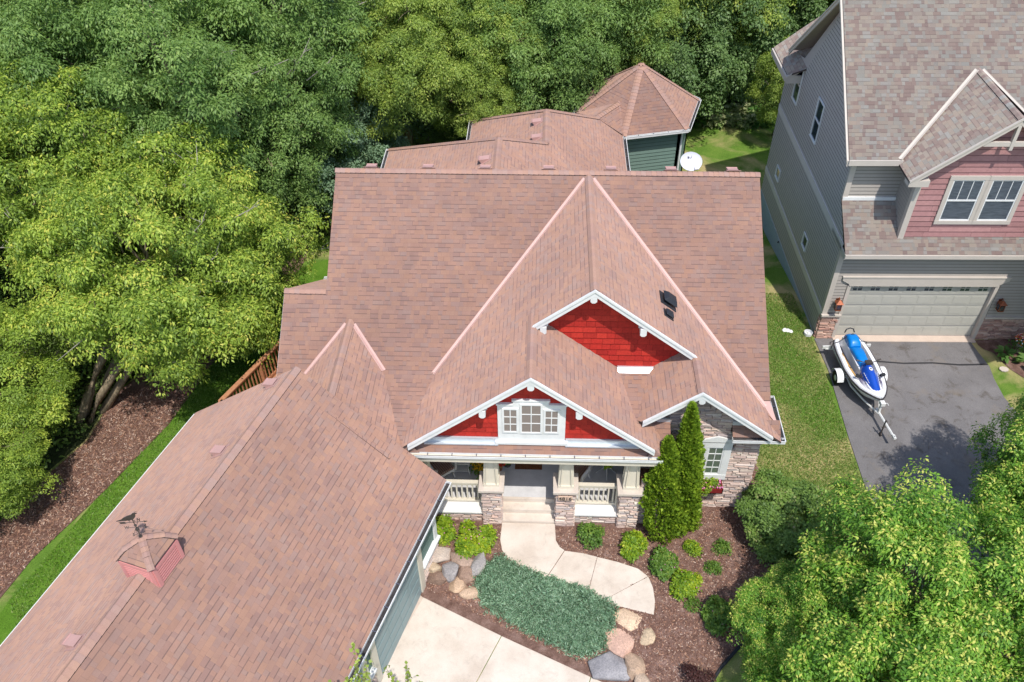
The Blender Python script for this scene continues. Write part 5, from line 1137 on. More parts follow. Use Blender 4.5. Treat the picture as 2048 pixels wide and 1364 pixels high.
# undergrowth mass at the foot of the wood (uncountable)
def scatter_leaves(name, n, region, hfun, leaf, wr, mat, seed=1, up=.5, kind='stuff', tone=(.1, .8), zf=gz):
    r = np.random.RandomState(seed); x0, x1 = min(p[0] for p in region), max(p[0] for p in region); y0, y1 = min(p[1] for p in region), max(p[1] for p in region); pts = []
    while len(pts) < n:
        x, y = r.uniform(x0, x1), r.uniform(y0, y1)
        if inpoly(x, y, region): pts.append((x, y, zf(x, y)+hfun(x, y, r)))
    C = np.array(pts); D = unit(r.normal(size=(n, 3))*np.array((1, 1, .5))+np.array((0, 0, up))); N_ = unit(np.array((0, 0, 1.))+r.normal(size=(n, 3))*.5); N_ = unit(N_-D*(N_*D).sum(1, keepdims=True))
    L = leaf*r.uniform(.6, 1.3, n); me = leaf_mesh(name, C, D, N_, L, L*wr, r.uniform(*tone, n)); o = bpy.data.objects.new(name, me); COL.objects.link(o); setmat(o, LEAFM[mat]); o['kind'] = kind; return o
def und(x, y, r): return abs(r.normal())*.45*(.6+.4*math.sin(x*1.7)*math.cos(y*1.3))
scatter_leaves('undergrowth', 26000, [(-18, 13), (-15.9, 17.3), (-15.4, 18.6), (-15.2, 20.8), (-13.6, 23.6), (-11.9, 28.6), (-10.6, 33.4), (-8.6, 35.4), (-14, 40), (-24, 36), (-26, 14)], und, .17, .3, 'ash', 3)
scatter_leaves('undergrowth', 30000, [(-12, 33.5), (-7, 35.5), (0, 38.5), (4.6, 39.8), (7, 42.8), (14, 43), (14, 50), (-12, 48)], und, .18, .3, 'deep', 4)

# front maple, lower right
CRM = CR['maple']
T('maple_tree', 'large bright green maple with yellow tips filling the lower right corner', 'tree', 8.9, 9.9, (.2, .0, 3.2), 'maple', 'maple', (1.08, .96, .82), .7, trunk_r=.2, limbs=26, seed=5)
T('maple_tree', 'bright green maple at the right edge, over the asphalt driveway', 'tree', 13.9, 13.0, (-.2, .3, 4.3), 'maple', 'maple', (.84, .80, .80), 2.9, trunk_r=.18, limbs=22, seed=6)
T('maple_tree', 'low maple limb mass over the mulch, left end of the big maple', 'tree', 6.9, 10.5, (.0, .0, 1.8), 'maple', 'maple', (.56, .56, .42), 4.2, trunk_r=.09, limbs=16, seed=8)

# shrubs
def shrub(name, label, x, y, r_, h, mat, n=260, per=12, leaf=.07, wr=.3, seed=1, group=None, lumps=14, lump_r=(.3, .5), tipy=.4, z=None, flowers=None, droop=.2, spray=.12):
    z = gz(x, y) if z is None else z; root = thing(name, label, 'shrub', (x, y, z), 0, group)
    me, K = crown_mesh('crown', r_*.85, r_*.85, h*.5, seed, max(3, int(n*1.25/lumps)), per, leaf, wr, lumps=lumps, lump_r=(lump_r[0]*.8, lump_r[1]*.8), spray_r=spray, droop=droop, tipy=tipy, lo=-.8, gapf=.8)
    c = bpy.data.objects.new('foliage', me); COL.objects.link(c); c.parent = root; c.location = (0, 0, h*.5); setmat(c, LEAFM[mat])
    m = MB(); q = random.Random(seed)
    for i in range(7):
        a = q.uniform(0, 6.28); e = Vector((math.cos(a)*r_*.7, math.sin(a)*r_*.7, h*.75)); m.tube([(0, 0, -.03), e*.5+Vector((0, 0, .03)), e], [.014, .01, .004], 5)
    m.build('stem', [M['bark']], root, True)
    if flowers:
        f = MB(); 
        for i in range(flowers[1]):
            a = q.uniform(0, 6.28); rr_ = q.uniform(.3, .95)*r_; zz = h*.5+h*.5*math.sqrt(max(0, 1-(rr_/r_)**2))
            f.lathe([(.001, -.01), (.018, 0), (.012, .012), (.001, .014)], (math.cos(a)*rr_, math.sin(a)*rr_, zz), 6)
        f.build('blossom', [M[flowers[0]]], root, True)
    return root
GS = 'small shrubs in the front mulch bed'
shrub('spirea_shrub', 'small yellow-green shrub against the garage corner, left of its larger twin', -2.78, 14.42, .34, .5, 'spirea', 300, leaf=.075, seed=11, group=GS, flowers=('petal_pink', 8))
shrub('spirea_shrub', 'larger yellow-green shrub left of the front walk', -1.80, 14.12, .47, .62, 'spirea', 460, leaf=.08, seed=12, group=GS, flowers=('petal_pink', 10))
shrub('rose_shrub', 'sparse green shrub below the porch rail, right of the walk', 1.45, 14.42, .38, .5, 'shrub', 110, leaf=.07, seed=13, group=GS, lump_r=(.22, .36))
shrub('rose_shrub', 'green shrub with yellow leaves left of the arborvitae foot', 2.62, 14.1, .36, .5, 'spirea', 260, leaf=.075, seed=14, group=GS, flowers=('petal_pink', 5))
shrub('rose_shrub', 'pink flecked shrub at the top of the curved walk end', 3.5, 13.5, .40, .5, 'shrub', 330, leaf=.075, seed=15, group=GS, flowers=('petal_pink', 26))
shrub('rose_shrub', 'yellow-green shrub just below the pink flecked one', 4.02, 12.85, .37, .5, 'spirea', 300, leaf=.075, seed=16, group=GS, flowers=('petal_pink', 6))
shrub('spirea_shrub', 'tiny round bright shrub in the mulch right of the arborvitae foot', 4.33, 14.1, .17, .3, 'spirea', 90, leaf=.05, seed=17, group=GS, lump_r=(.4, .6))
shrub('spirea_shrub', 'tiny green shrub by the edge of the big bush', 5.2, 14.1, .18, .26, 'shrub', 80, leaf=.05, seed=18, group=GS, lump_r=(.4, .6))
shrub('spirea_shrub', 'tiny flat green plant alone in the middle of the mulch', 4.85, 13.45, .17, .18, 'shrub', 60, leaf=.05, seed=19, group=GS, lump_r=(.4, .6))
shrub('spirea_shrub', 'tiny sprig of a plant under the second walk end shrub', 4.15, 12.3, .15, .2, 'shrub', 40, leaf=.05, seed=20, group=GS, lump_r=(.4, .6))
shrub('rose_shrub', 'round green shrub with pink flowers nearest the maple in the mulch', 4.82, 11.95, .40, .52, 'shrub', 330, leaf=.08, seed=21, group=GS, flowers=('petal_pink', 9))
shrub('barberry_shrub', 'dark red leaved shrub at the bottom edge of the mulch bed', 3.98, 10.3, .36, .45, 'barberry', 200, leaf=.045, seed=22, group=GS, lump_r=(.25, .4))
shrub('lilac_bush', 'big dark green bush at the right corner of the stone wall', 6.95, 14.7, 1.35, 2.0, 'lilac', 5200, 14, .075, .32, 23, None, 90, (.16, .24), .3, spray=.13)
def arborvitae(label, x, y, tip, R0, seed, n=15000, group='arborvitae against the stone wall'):
    r = np.random.RandomState(seed); root = thing('arborvitae', label, 'evergreen shrub', (x, y, 0), 0, group)
    T_ = np.array(tip)-np.array((x, y, 0)); t_ = r.uniform(0, 1, n)**.8*.995; prof_ = R0*np.interp(t_, [0, .08, .25, .5, .75, .92, 1.], [.75, .95, 1., .86, .55, .24, .04])
    a = r.uniform(0, 2*math.pi, n); bulge = 1+.14*np.sin(a*3+t_*9+seed)+.10*np.sin(a*7-t_*23)+.07*np.sin(t_*60+a*4); rr_ = prof_*bulge*r.uniform(.72, 1.03, n)
    ax = T_[None, :]*t_[:, None]; C = ax+np.stack((np.cos(a)*rr_, np.sin(a)*rr_, np.zeros(n)), 1)
    out = np.stack((np.cos(a), np.sin(a), np.zeros(n)), 1); D = unit(out*.75+np.array((0, 0, .9))+r.normal(size=(n, 3))*.38); N_ = unit(np.cross(D, np.array((0, 0, 1.)))+r.normal(size=(n, 3))*.7+out*.5); N_ = unit(N_-D*(N_*D).sum(1, keepdims=True))
    L = r.uniform(.06, .13, n); cl = np.sin(a*5+t_*31)*.12; me = leaf_mesh('foliage', C, D, N_, L, L*.33, .4+cl+r.normal(size=n)*.2)
    c = bpy.data.objects.new('foliage', me); COL.objects.link(c); c.parent = root; setmat(c, LEAFM['cedar'])
    m = MB(); m.tube([(0, 0, -.05), tuple(T_*.5), tuple(T_*.93)], [.07, .045, .01], 7); m.build('trunk', [M['bark']], root, True); return root
arborvitae('fat shorter arborvitae on the left, beside the right stone porch pier', 3.62, 14.72, (3.33, 14.8, 3.95), .56, 1, 17000)
arborvitae('tallest arborvitae, in the middle, its tip in front of the stone gable', 4.12, 14.92, (3.82, 14.98, 5.05), .46, 2, 17000)
arborvitae('slim arborvitae leaning on the window trim, right of the tallest', 4.24, 15.0, (4.12, 15.05, 3.85), .27, 3, 8000)
# spreading juniper over the slope: uncountable sprigs over one mound
JP = [(-1.78, 13.0), (-1.58, 13.42), (-1.06, 13.68), (-.37, 13.34), (.23, 13.06), (1.36, 12.66), (2.1, 12.2), (2.0, 11.8), (1.85, 11.2), (1.35, 10.98), (.89, 11.05), (-.19, 11.62), (-1.03, 12.1), (-1.5, 12.35)]
def edge_d(x, y, P):
    d = 9
    for i in range(len(P)):
        a, b_ = P[i-1], P[i]; dx, dy = b_[0]-a[0], b_[1]-a[1]; t_ = max(0, min(1, ((x-a[0])*dx+(y-a[1])*dy)/(dx*dx+dy*dy))); d = min(d, math.hypot(x-a[0]-dx*t_, y-a[1]-dy*t_))
    return d
def jh(x, y): return .26*min(1, edge_d(x, y, JP)/.3)**.6*(.8+.3*math.sin(x*5)*math.cos(y*6)+.12*math.sin(x*11+y*7))
jo = drape('juniper_mat', JP, M['juniper_mat'], .03, 'stuff', .15, zf=lambda x, y: gz(x, y)+jh(x, y)-.02)
r_ = np.random.RandomState(8); pts = []
while len(pts) < 30000:
    x, y = r_.uniform(-1.85, 2.2), r_.uniform(10.9, 13.75)
    if inpoly(x, y, JP) and (math.sin(x*9+3)*math.cos(y*8)+r_.uniform(-.2, 1.3) > -.35):
        h_ = jh(x, y); j_ = .06 if edge_d(x, y, JP) < .12 else .0; pts.append((x+r_.normal()*j_, y+r_.normal()*j_, gz(x, y)+.03+h_+r_.uniform(-.03, .05)+.05*math.sin(x*13)*math.sin(y*11)))
C_ = np.array(pts); n_ = len(pts); dirf = np.stack((.5*np.sin(C_[:, 0]*3)+.2, -.7+.5*np.cos(C_[:, 1]*4), np.full(n_, .75)), 1)
D_ = unit(dirf+r_.normal(size=(n_, 3))*.55); N_ = unit(r_.normal(size=(n_, 3))); N_ = unit(N_-D_*(N_*D_).sum(1, keepdims=True)); L_ = r_.uniform(.07, .16, n_)
me = leaf_mesh('juniper', C_, D_, N_, L_, L_*.11, r_.uniform(.15, 1, n_)); o = bpy.data.objects.new('juniper', me); COL.objects.link(o); setmat(o, LEAFM['juniper']); o['kind'] = 'stuff'
# grass blades on the lawns in view
def gh(x, y, r): return r.uniform(0, .02)
scatter_leaves('grass', 60000, [(6.5, 19.5), (6.8, 17.2), (8.1, 15), (8.2, 13.4), (10, 12.6), (9.8, 16.3), (9.75, 23), (9.6, 26), (6.4, 26)], gh, .07, .13, 'grass', 31, 1.1, tone=(0, 1))
scatter_leaves('grass', 34000, [(-15.0, 12.4), (-13.85, 16.2), (-12.75, 19.2), (-12.3, 21.6), (-11.9, 23.4), (-8.6, 22), (-9.6, 17.5), (-10.4, 16.2), (-12.4, 9)], gh, .08, .13, 'grass', 32, 1.1, tone=(0, .7))
# hostas behind, rosettes along the wood edge
def hosta(label, x, y, s, tone, seed, group='hosta plants along the wood edge'):
    r = np.random.RandomState(seed); n = 34; a = r.uniform(0, 6.28, n); el = r.uniform(.1, 1., n); C = np.stack((np.cos(a)*.12*s, np.sin(a)*.12*s, .12+el*.3*s), 1); D = unit(np.stack((np.cos(a), np.sin(a), el*.6-.25), 1)); N_ = unit(np.array((0, 0, 1.))+r.normal(size=(n, 3))*.2); N_ = unit(N_-D*(N_*D).sum(1, keepdims=True))
    L = r.uniform(.28, .45, n)*s; me = leaf_mesh('hosta', C, D, N_, L, L*.3, tone+r.normal(size=n)*.12); o = bpy.data.objects.new('hosta', me); COL.objects.link(o); o.location = (x, y, gz(x, y)); setmat(o, LEAFM['hosta'])
    return tag(o, label, 'plant', group)
q_ = random.Random(3)
for i in range(30):
    x_ = 6.6+5.6*(i % 15)/15+q_.uniform(-.15, .15); y_ = (41.5 if i < 15 else 42.5)+q_.uniform(-.2, .2); left = x_ < 8.4; pale = 8.4 <= x_ < 10.9
    od = ['first', 'second', 'third', 'fourth', 'fifth', 'sixth', 'seventh', 'eighth', 'ninth', 'tenth', 'eleventh', 'twelfth', 'thirteenth', 'fourteenth', 'fifteenth'][i % 15]; rw = 'front' if i < 15 else 'back'
    hosta('%s hosta, %s from the turret in the %s row by the wood' % ('broad leaved green' if left else ('pale variegated' if pale else 'dark'), od, rw), x_, y_, 1.05, .35 if left else (.85 if pale else .15), i, 'green hostas' if left else ('pale hostas' if pale else 'dark hostas'))
hosta('leafy hosta left of the flower pot by the stone base of the grey house', 16.15, 22.35, .75, .3, 91, None); hosta('hosta below the flower pot at the right edge', 16.75, 21.95, .85, .35, 92, None)

# aspen top poking into the bottom edge
ba = thing('aspen_tree', 'top shoots of a young aspen with round leaves at the bottom edge', 'tree', (-3.0, 7.85, gz(-3.0, 7.85)))
r_ = np.random.RandomState(21); m = MB(); Cs = []; 
m.tube([(0, 0, 0), (.05, .05, 2.5), (0, .1, 4.4)], [.07, .045, .015], 8)
for i in range(46):
    b0 = Vector((r_.uniform(-.9, 1.1), r_.uniform(-.6, .35), r_.uniform(3.2, 4.6))); h_ = r_.uniform(.5, 1.15); tp = b0+Vector((r_.uniform(-.15, .15), r_.uniform(-.1, .15), h_)); m.tube([(0, .05, 2.6+r_.uniform(0, 1.2)), b0, tp], [.018, .011, .003], 5)
    for j in range(24): t_ = r_.uniform(.1, 1); p = b0.lerp(tp, t_); Cs.append((p.x, p.y, p.z))
C_ = np.array(Cs)+r_.normal(size=(len(Cs), 3))*.03; n_ = len(C_); D_ = unit(r_.normal(size=(n_, 3))+np.array((0, 0, -.2))); N_ = unit(r_.normal(size=(n_, 3))*.6+np.array((0, -.2, .8))); N_ = unit(N_-D_*(N_*D_).sum(1, keepdims=True)); L_ = r_.uniform(.06, .10, n_)
me = leaf_mesh('crown', C_, D_, N_, L_, L_*.42, r_.uniform(.3, .8, n_)); o = bpy.data.objects.new('crown', me); COL.objects.link(o); o.parent = ba; setmat(o, LEAFM['lime']); m.build('trunk', [M['bark']], ba, True)

# ---------------------------------------------------------------- boulders
TONES = [(.50, .43, .37), (.36, .27, .22), (.33, .32, .32), (.33, .32, .33), (.52, .42, .30), (.27, .19, .15), (.33, .23, .18), (.52, .38, .27), (.55, .41, .30)]
TONES2 = [(.66, .50, .36), (.58, .39, .31), (.55, .44, .31), (.29, .29, .31), (.46, .34, .25), (.50, .40, .31)]
def rock(x, y, z, sx, sy, sz, rot, seed, label, group):
    import bmesh
    from mathutils import noise
    bm = bmesh.new(); bmesh.ops.create_cube(bm, size=2); bmesh.ops.subdivide_edges(bm, edges=bm.edges[:], cuts=9, use_grid_fill=True)
    fr_ = random.Random(seed*7); FC = [(Vector((fr_.uniform(-1, 1), fr_.uniform(-1, 1), fr_.uniform(-.3, 1))).normalized(), fr_.uniform(.66, .88)) for _ in range(9)]+[(Vector((fr_.uniform(-.15, .15), fr_.uniform(-.15, .15), 1)).normalized(), .74)]
    for v in bm.verts:
        p = v.co.copy(); s_ = p.normalized(); q = p*.5+s_*.62
        k = 1+.16*noise.noise(s_*1.3+Vector((seed, 0, 0)))+.07*noise.noise(s_*3.1+Vector((0, seed, 0)))+.025*noise.noise(s_*9)
        q = q*k
        for fn, fd in FC:
            o_ = q.dot(fn)-fd
            if o_ > 0: q = q-fn*o_*.85
        v.co = Vector((q.x*sx/2*1.2, q.y*sy/2*1.2, q.z*sz/2*1.15))
    me = bpy.data.meshes.new('boulder'); bm.to_mesh(me); bm.free(); me.materials.append(M['boulder'])
    me.polygons.foreach_set('use_smooth', [True]*len(me.polygons)); o = bpy.data.objects.new('boulder', me); COL.objects.link(o); o.color = (*(TONES[seed-1] if seed < 20 else TONES2[seed-31]), 1); o.location = (x, y, z); o.rotation_euler = (.06*math.sin(seed), .06*math.cos(seed), rot)
    return tag(o, label, 'boulder', group)
GB = 'boulders stacked by the garage corner'
for i, (x, y, z, a, b_, h, rt, lb) in enumerate([(-2.84, 13.72, .0, .54, .50, .42, .2, 'pale rounded boulder against the garage corner, topmost left of the stack'), (-2.2, 13.62, .0, .68, .36, .36, -.45, 'long flat topped boulder at the top of the stack'), (-1.68, 13.42, -.02, .38, .56, .4, .1, 'grey upright boulder touching the juniper'), (-2.48, 13.3, -.1, .48, .46, .4, .3, 'round grey boulder in the middle of the stack'), (-2.95, 13.36, -.12, .36, .3, .34, 0, 'small tan boulder wedged under the pale one'),
    (-2.78, 13.12, -.22, .52, .34, .34, -.2, 'dark brown boulder low in the stack by the garage'), (-2.0, 13.2, -.12, .48, .5, .42, .5, 'brown boulder between the round grey and the upright one'), (-2.22, 12.93, -.24, .46, .4, .34, -.5, 'tan boulder second lowest in the stack'), (-1.88, 12.72, -.26, .46, .3, .3, -.3, 'lowest tan boulder of the stack, nearest the driveway')]): rock(x, y, z, a, b_, h, rt, i+1, lb, GB)
GB2 = 'boulders at the end of the front walk'
for i, (x, y, z, a, b_, h, rt, lb) in enumerate([(2.45, 11.93, -.02, .88, .56, .26, -.25, 'flat tan boulder directly under the end of the walk'), (2.22, 11.32, -.12, .86, .70, .26, .3, 'big pinkish flat boulder second from the walk'), (2.92, 11.45, -.02, .40, .42, .24, 0, 'round tan boulder alone in the mulch at right'), (1.82, 10.68, -.26, .98, .72, .30, -.15, 'largest grey boulder at the driveway corner'), (2.5, 10.72, -.2, .44, .58, .36, .2, 'narrow brown boulder right of the large grey one'), (2.68, 10.3, -.25, .42, .4, .32, 0, 'boulder cut off by the bottom edge')]): rock(x, y, z, a, b_, h, rt, i+31, lb, GB2)
drape('stepping_stone', [(15.95+.16*math.cos(k), 21.75+.13*math.sin(k)) for k in [i*.785 for i in range(8)]], M['cap_stone'], .03, None, thick=.03); tag(bpy.data.objects['stepping_stone'], 'flat round stepping stone in the mulch by the grey house', 'stone')

# ---------------------------------------------------------------- weather vane
cx_, cy_, _ = AB(CC[0], CC[1], 0)
VS = .72
wv = thing('weather_vane', 'dark iron weather vane with a bird standing on its arrow, over the cupola', 'weather vane', (cx_, cy_, 6.43))
def wb(name, m, parent=wv, **k): return m.build(name, [M['dark_iron']], parent, True, **k)
m = MB(); m.tube([(0, 0, 0), (0, 0, .78)], .012, 8); m.lathe([(.001, -.055), (.04, -.04), (.055, 0), (.04, .04), (.001, .055)], (0, 0, .34), 12); m.lathe([(.001, -.035), (.03, -.02), (.035, 0), (.02, .03), (.001, .035)], (0, 0, .52), 10); m.lathe([(.05, 0), (.03, .05), (.012, .1)], (0, 0, 0), 10)
for k in range(4): a = k*math.pi/2+.35; m.tube([(0, 0, .16), (math.cos(a)*.12, math.sin(a)*.12, .12), (math.cos(a)*.16, math.sin(a)*.16, .19), (math.cos(a)*.1, math.sin(a)*.1, .22)], .008, 5)
wb('pole', m)
for k, ch in enumerate('ENWS'):
    a = k*math.pi/2+.12; d = Vector((math.cos(a), math.sin(a), 0)); m = MB(); m.tube([(0, 0, .43), tuple(d*.2+Vector((0, 0, .43)))], .007, 5); am = wb('direction_arm', m)
    text_obj(ch, .12, 'letter', M['dark_iron'], am, Matrix.Translation(d*.25+Vector((0, 0, .43))) @ Matrix.Rotation(.12, 4, 'Z') @ Matrix.Rotation(rad(62), 4, 'X'), .006)
ra = .12; Rv = Matrix.Rotation(ra, 4, 'Z')
m = MB(); q = lambda x, z, y=0: Rv @ Vector((x, y, z)); m.tube([q(-.33, .66), q(.30, .66)], .009, 6); m.prism([q(.28, .70, -.004), q(.38, .66, -.004), q(.28, .62, -.004)], Rv.to_3x3() @ Vector((0, .008, 0)))
m.prism([q(-.40, .70, -.004), q(-.20, .70, -.004), q(-.26, .66, -.004), q(-.20, .62, -.004), q(-.40, .62, -.004), q(-.34, .66, -.004)], Rv.to_3x3() @ Vector((0, .008, 0))); wb('arrow', m)
B_ = [(-.44, .77), (-.30, .82), (-.20, .90), (-.08, .97), (.02, 1.0), (.07, 1.05), (.11, 1.08), (.16, 1.08), (.20, 1.05), (.15, 1.035), (.135, .98), (.12, .92), (.07, .85), (.0, .80), (-.08, .775), (-.18, .775), (-.30, .775)]
m = MB(); m.prism([q(x, z-.02, -.012) for x, z in B_], Rv.to_3x3() @ Vector((0, .024, 0))); 
for x in (-.13, .0): m.tube([q(x, .78), q(x+.05, .71), q(x+.03, .66)], .008, 5)
m.tube([q(.14, 1.06), q(.17, 1.12), q(.22, 1.10)], .006, 5); wb('bird', m)
wv.scale = (VS,)*3

# ---------------------------------------------------------------- satellite dish
sd = thing('satellite_dish', 'pale grey oval satellite dish standing behind the main roof ridge at right', 'satellite dish', (5.5, 28.75, 3.0))
dn = Vector((.12, -.62, .72)).normalized(); Rd = dn.to_track_quat('Z', 'Y').to_matrix(); dc = Vector((0, 0, .92))
m = MB(); rs = [(.05*i, .9*(.05*i)**2) for i in range(9)]; sg = 28
vv = [dc+Rd @ Vector((r0*1.06*math.cos(2*math.pi*k/sg), r0*.92*math.sin(2*math.pi*k/sg), z0)) for r0, z0 in rs for k in range(sg)]
m.mesh(vv, [(i*sg+k, i*sg+(k+1) % sg, (i+1)*sg+(k+1) % sg, (i+1)*sg+k) for i in range(len(rs)-1) for k in range(sg)]); m.mesh([p-dn*.012 for p in vv], [(i*sg+k, (i+1)*sg+k, (i+1)*sg+(k+1) % sg, i*sg+(k+1) % sg) for i in range(len(rs)-1) for k in range(sg)])
m.tube([dc+Rd @ Vector((.424*math.cos(2*math.pi*k/sg), .368*math.sin(2*math.pi*k/sg), .144)) for k in range(sg+1)], .009, 6); m.build('reflector', [M['dish_white']], sd, True, smooth=True)
m = MB(); m.tube([(0, .12, -.9), (0, .12, .7), (0, .05, .86)], .025, 8); m.build('mast', [M['dish_grey']], sd, True)
m = MB(); ex = Rd @ Vector((.07, -.33, .0)); m.tube([dc+Rd @ Vector((.06, -.36, .12)), dc+Rd @ Vector((.05, -.40, .40))], .014, 6); m.box(dc+Rd @ Vector((.05, -.38, .45)), (.17, .1, .09), Rd); m.build('feed_arm', [M['dish_white']], sd, True)
m = MB(); zt2 = .9*.2**2+.012
def dp(x, y): return dc+Rd @ Vector((x, y, .9*(x*x+y*y)+.014))
m.prism([dp(-.085, .15), dp(-.035, .15), dp(-.01, .175), dp(-.01, .20), dp(-.035, .225), dp(-.085, .225)], dn*.002); m.prism([dp(-.01, .155), dp(.06, .155), dp(.085, .2), dp(.045, .185), dp(.01, .165)], dn*.002); m.prism([dp(.055, .215), dp(.08, .215), dp(.08, .235), dp(.06, .235)], dn*.002); m.build('emblem', [M['dish_grey']], sd, True)

# ---------------------------------------------------------------- jet ski on its trailer
JX = (10.62, 22.42, .03); JR = math.atan2(-.996, .085)
js = thing('jet_ski', 'white jet ski with bright blue seat and hood, parked on a trailer in the driveway', 'jet ski', JX, JR)
def jb(name, m, mats, parent=js, **k): return m.build(name, [M[x] for x in mats], parent, True, **k)
ts = [0, .06, .2, .4, .55, .68, .8, .9, .96, 1.]; LJ = 3.08
hw_ = np.interp
def HW(t): return float(np.interp(t, [0, .05, .2, .45, .65, .8, .9, .97, 1.], [.46, .53, .58, .60, .56, .44, .28, .12, .02]))
def GZ(t): return float(np.interp(t, [0, .5, .8, 1.], [.66, .66, .74, .86]))
def KZ(t): return float(np.interp(t, [0, .6, .85, 1.], [.34, .32, .42, .74]))
def loft(secs, mat, m, close=False):
    n = len(secs[0]); vv = [p for s_ in secs for p in s_]
    m.mesh(vv, [(i*n+k, i*n+(k+1) % n, (i+1)*n+(k+1) % n, (i+1)*n+k) for i in range(len(secs)-1) for k in range(n if close else n-1)], mat)
    if close: m.mesh(secs[0], [tuple(range(n))[::-1]], mat); m.mesh(secs[-1], [tuple(range(n))], mat)
T_ = [i/24 for i in range(25)]
m = MB(); loft([[(t*LJ, y*HW(t), z) for y, z in ((-1, GZ(t)), (-.97, GZ(t)-.10), (-.80, (GZ(t)+KZ(t))/2-.05), (-.35, KZ(t)+.04), (0, KZ(t)), (.35, KZ(t)+.04), (.80, (GZ(t)+KZ(t))/2-.05), (.97, GZ(t)-.10), (1, GZ(t)))] for t in T_], 0, m)
m.mesh([(0, y*HW(0), z) for y, z in ((-1, GZ(0)), (-.97, GZ(0)-.1), (-.35, KZ(0)), (.35, KZ(0)), (.97, GZ(0)-.1), (1, GZ(0)))], [(0, 1, 2, 3, 4, 5)], 0); hull = jb('hull', m, ['white_gloss'], smooth=True)
m = MB(); pts = [(t*LJ, -HW(t), GZ(t)-.01) for t in T_]+[(t*LJ, HW(t), GZ(t)-.01) for t in T_[::-1]]; m.tube(pts, .032, 6); jb('bumper', m, ['dark_pad'], smooth=True)
# deck: gunwales, footwells, centre
m = MB()
def FW(t): return float(np.interp(t, [0, .5, .62, .66, 1], [1, 1, .5, 0, 0]))
secs = []
for t in T_:
    w_ = HW(t); g = GZ(t); f = FW(t); gw_ = max(w_-.15, w_*.55); iw = min(.21, gw_*.8); fz = g+.05-.24*f; cz = g+.07+(.10 if t < .62 else .10*max(0, 1-(t-.62)/.3))
    secs.append([(t*LJ, -w_, g), (t*LJ, -w_+.04*min(1, w_*5), g+.06), (t*LJ, -gw_, g+.055), (t*LJ, -gw_+.02*f, fz), (t*LJ, -iw-.01, fz), (t*LJ, -iw, cz), (t*LJ, 0, cz+.02), (t*LJ, iw, cz), (t*LJ, iw+.01, fz), (t*LJ, gw_-.02*f, fz), (t*LJ, gw_, g+.055), (t*LJ, w_-.04*min(1, w_*5), g+.06), (t*LJ, w_, g)])
loft(secs, 0, m); n = 13; jb('deck', m, ['white_gloss'], smooth=False, bevel=.0)
for sg_ in (-1, 1):
    m = MB(); q1 = [(t*LJ, sg_*(HW(t)-.17), GZ(t)-.175) for t in T_[1:13]]; q2 = [(t*LJ, sg_*.235, GZ(t)-.175) for t in T_[1:13]]
    m.mesh(q1+q2, [(i, i+1, 12+i+1, 12+i) for i in range(11)]); jb('foot_mat', m, ['dark_pad'])
def seat(t0, t1, h0, h1, w0, w1, name, mat):
    m = MB(); secs = []
    for i in range(11):
        u_ = i/10; t = t0+(t1-t0)*u_; e = math.sin(math.pi*min(1, max(0, u_*1.0)))**.22 if 0 < u_ < 1 else .55; h = (h0+(h1-h0)*u_); w_ = (w0+(w1-w0)*u_)*(.86+.14*e); zb = GZ(t)+.1
        secs.append([(t*LJ, -w_, zb), (t*LJ, -w_*.98, zb+(h-zb)*.7*e), (t*LJ, -w_*.78, zb+(h-zb)*.93*e), (t*LJ, -w_*.35, zb+(h-zb)*e), (t*LJ, w_*.35, zb+(h-zb)*e), (t*LJ, w_*.78, zb+(h-zb)*.93*e), (t*LJ, w_*.98, zb+(h-zb)*.7*e), (t*LJ, w_, zb)])
    loft(secs, 0, m, True); return jb(name, m, [mat], smooth=True)
seat(.015, .21, 1.12, 1.10, .19, .21, 'seat', 'blue_seat')['label'] = 'rear hump of the blue seat'; seat(.215, .54, 1.05, 1.0, .215, .16, 'seat', 'blue_seat')
m = MB(); m.tube([(-.02, -.17, .98), (-.06, -.12, 1.10), (-.07, 0, 1.14), (-.06, .12, 1.10), (-.02, .17, .98)], .022, 6); jb('grab_rail', m, ['black_plastic'])
m = MB(); secs = []
for i in range(13):
    u_ = i/12; t = .53+.40*u_; w_ = float(np.interp(u_, [0, .15, .4, .8, 1], [.17, .23, .235, .14, .10])); h = float(np.interp(u_, [0, .15, .45, .8, 1], [1.12, 1.13, 1.06, .92, .84])); zb = GZ(t)+.04
    secs.append([(t*LJ, -w_, zb), (t*LJ, -w_*.95, zb+(h-zb)*.55), (t*LJ, -w_*.5, zb+(h-zb)*.8), (t*LJ, -w_*.3, h), (t*LJ, w_*.3, h), (t*LJ, w_*.5, zb+(h-zb)*.8), (t*LJ, w_*.95, zb+(h-zb)*.55), (t*LJ, w_, zb)])
loft(secs, 0, m, True); hood = jb('hood', m, ['blue_gloss'], smooth=True)
m = MB(); m.prism([(1.93+.09*math.cos(a), .055*math.sin(a), 1.115) for a in [k*.628 for k in range(10)]], (.0, 0, .008)); m.prism([(1.93+.045*math.cos(a), .03*math.sin(a), 1.124) for a in [k*1.257 for k in range(5)]], (0, 0, .003), 1); jb('emblem', m, ['white_gloss', 'dish_grey'], hood)
for sg_ in (-1, 1):
    m = MB()
    for k in range(5): m.box((2.02+k*.085, sg_*(.215-.012*k), .985-.018*k), (.055, .012, .05), Matrix.Rotation(sg_*-.35, 3, 'X'))
    jb('lettering', m, ['white_gloss'], hood)
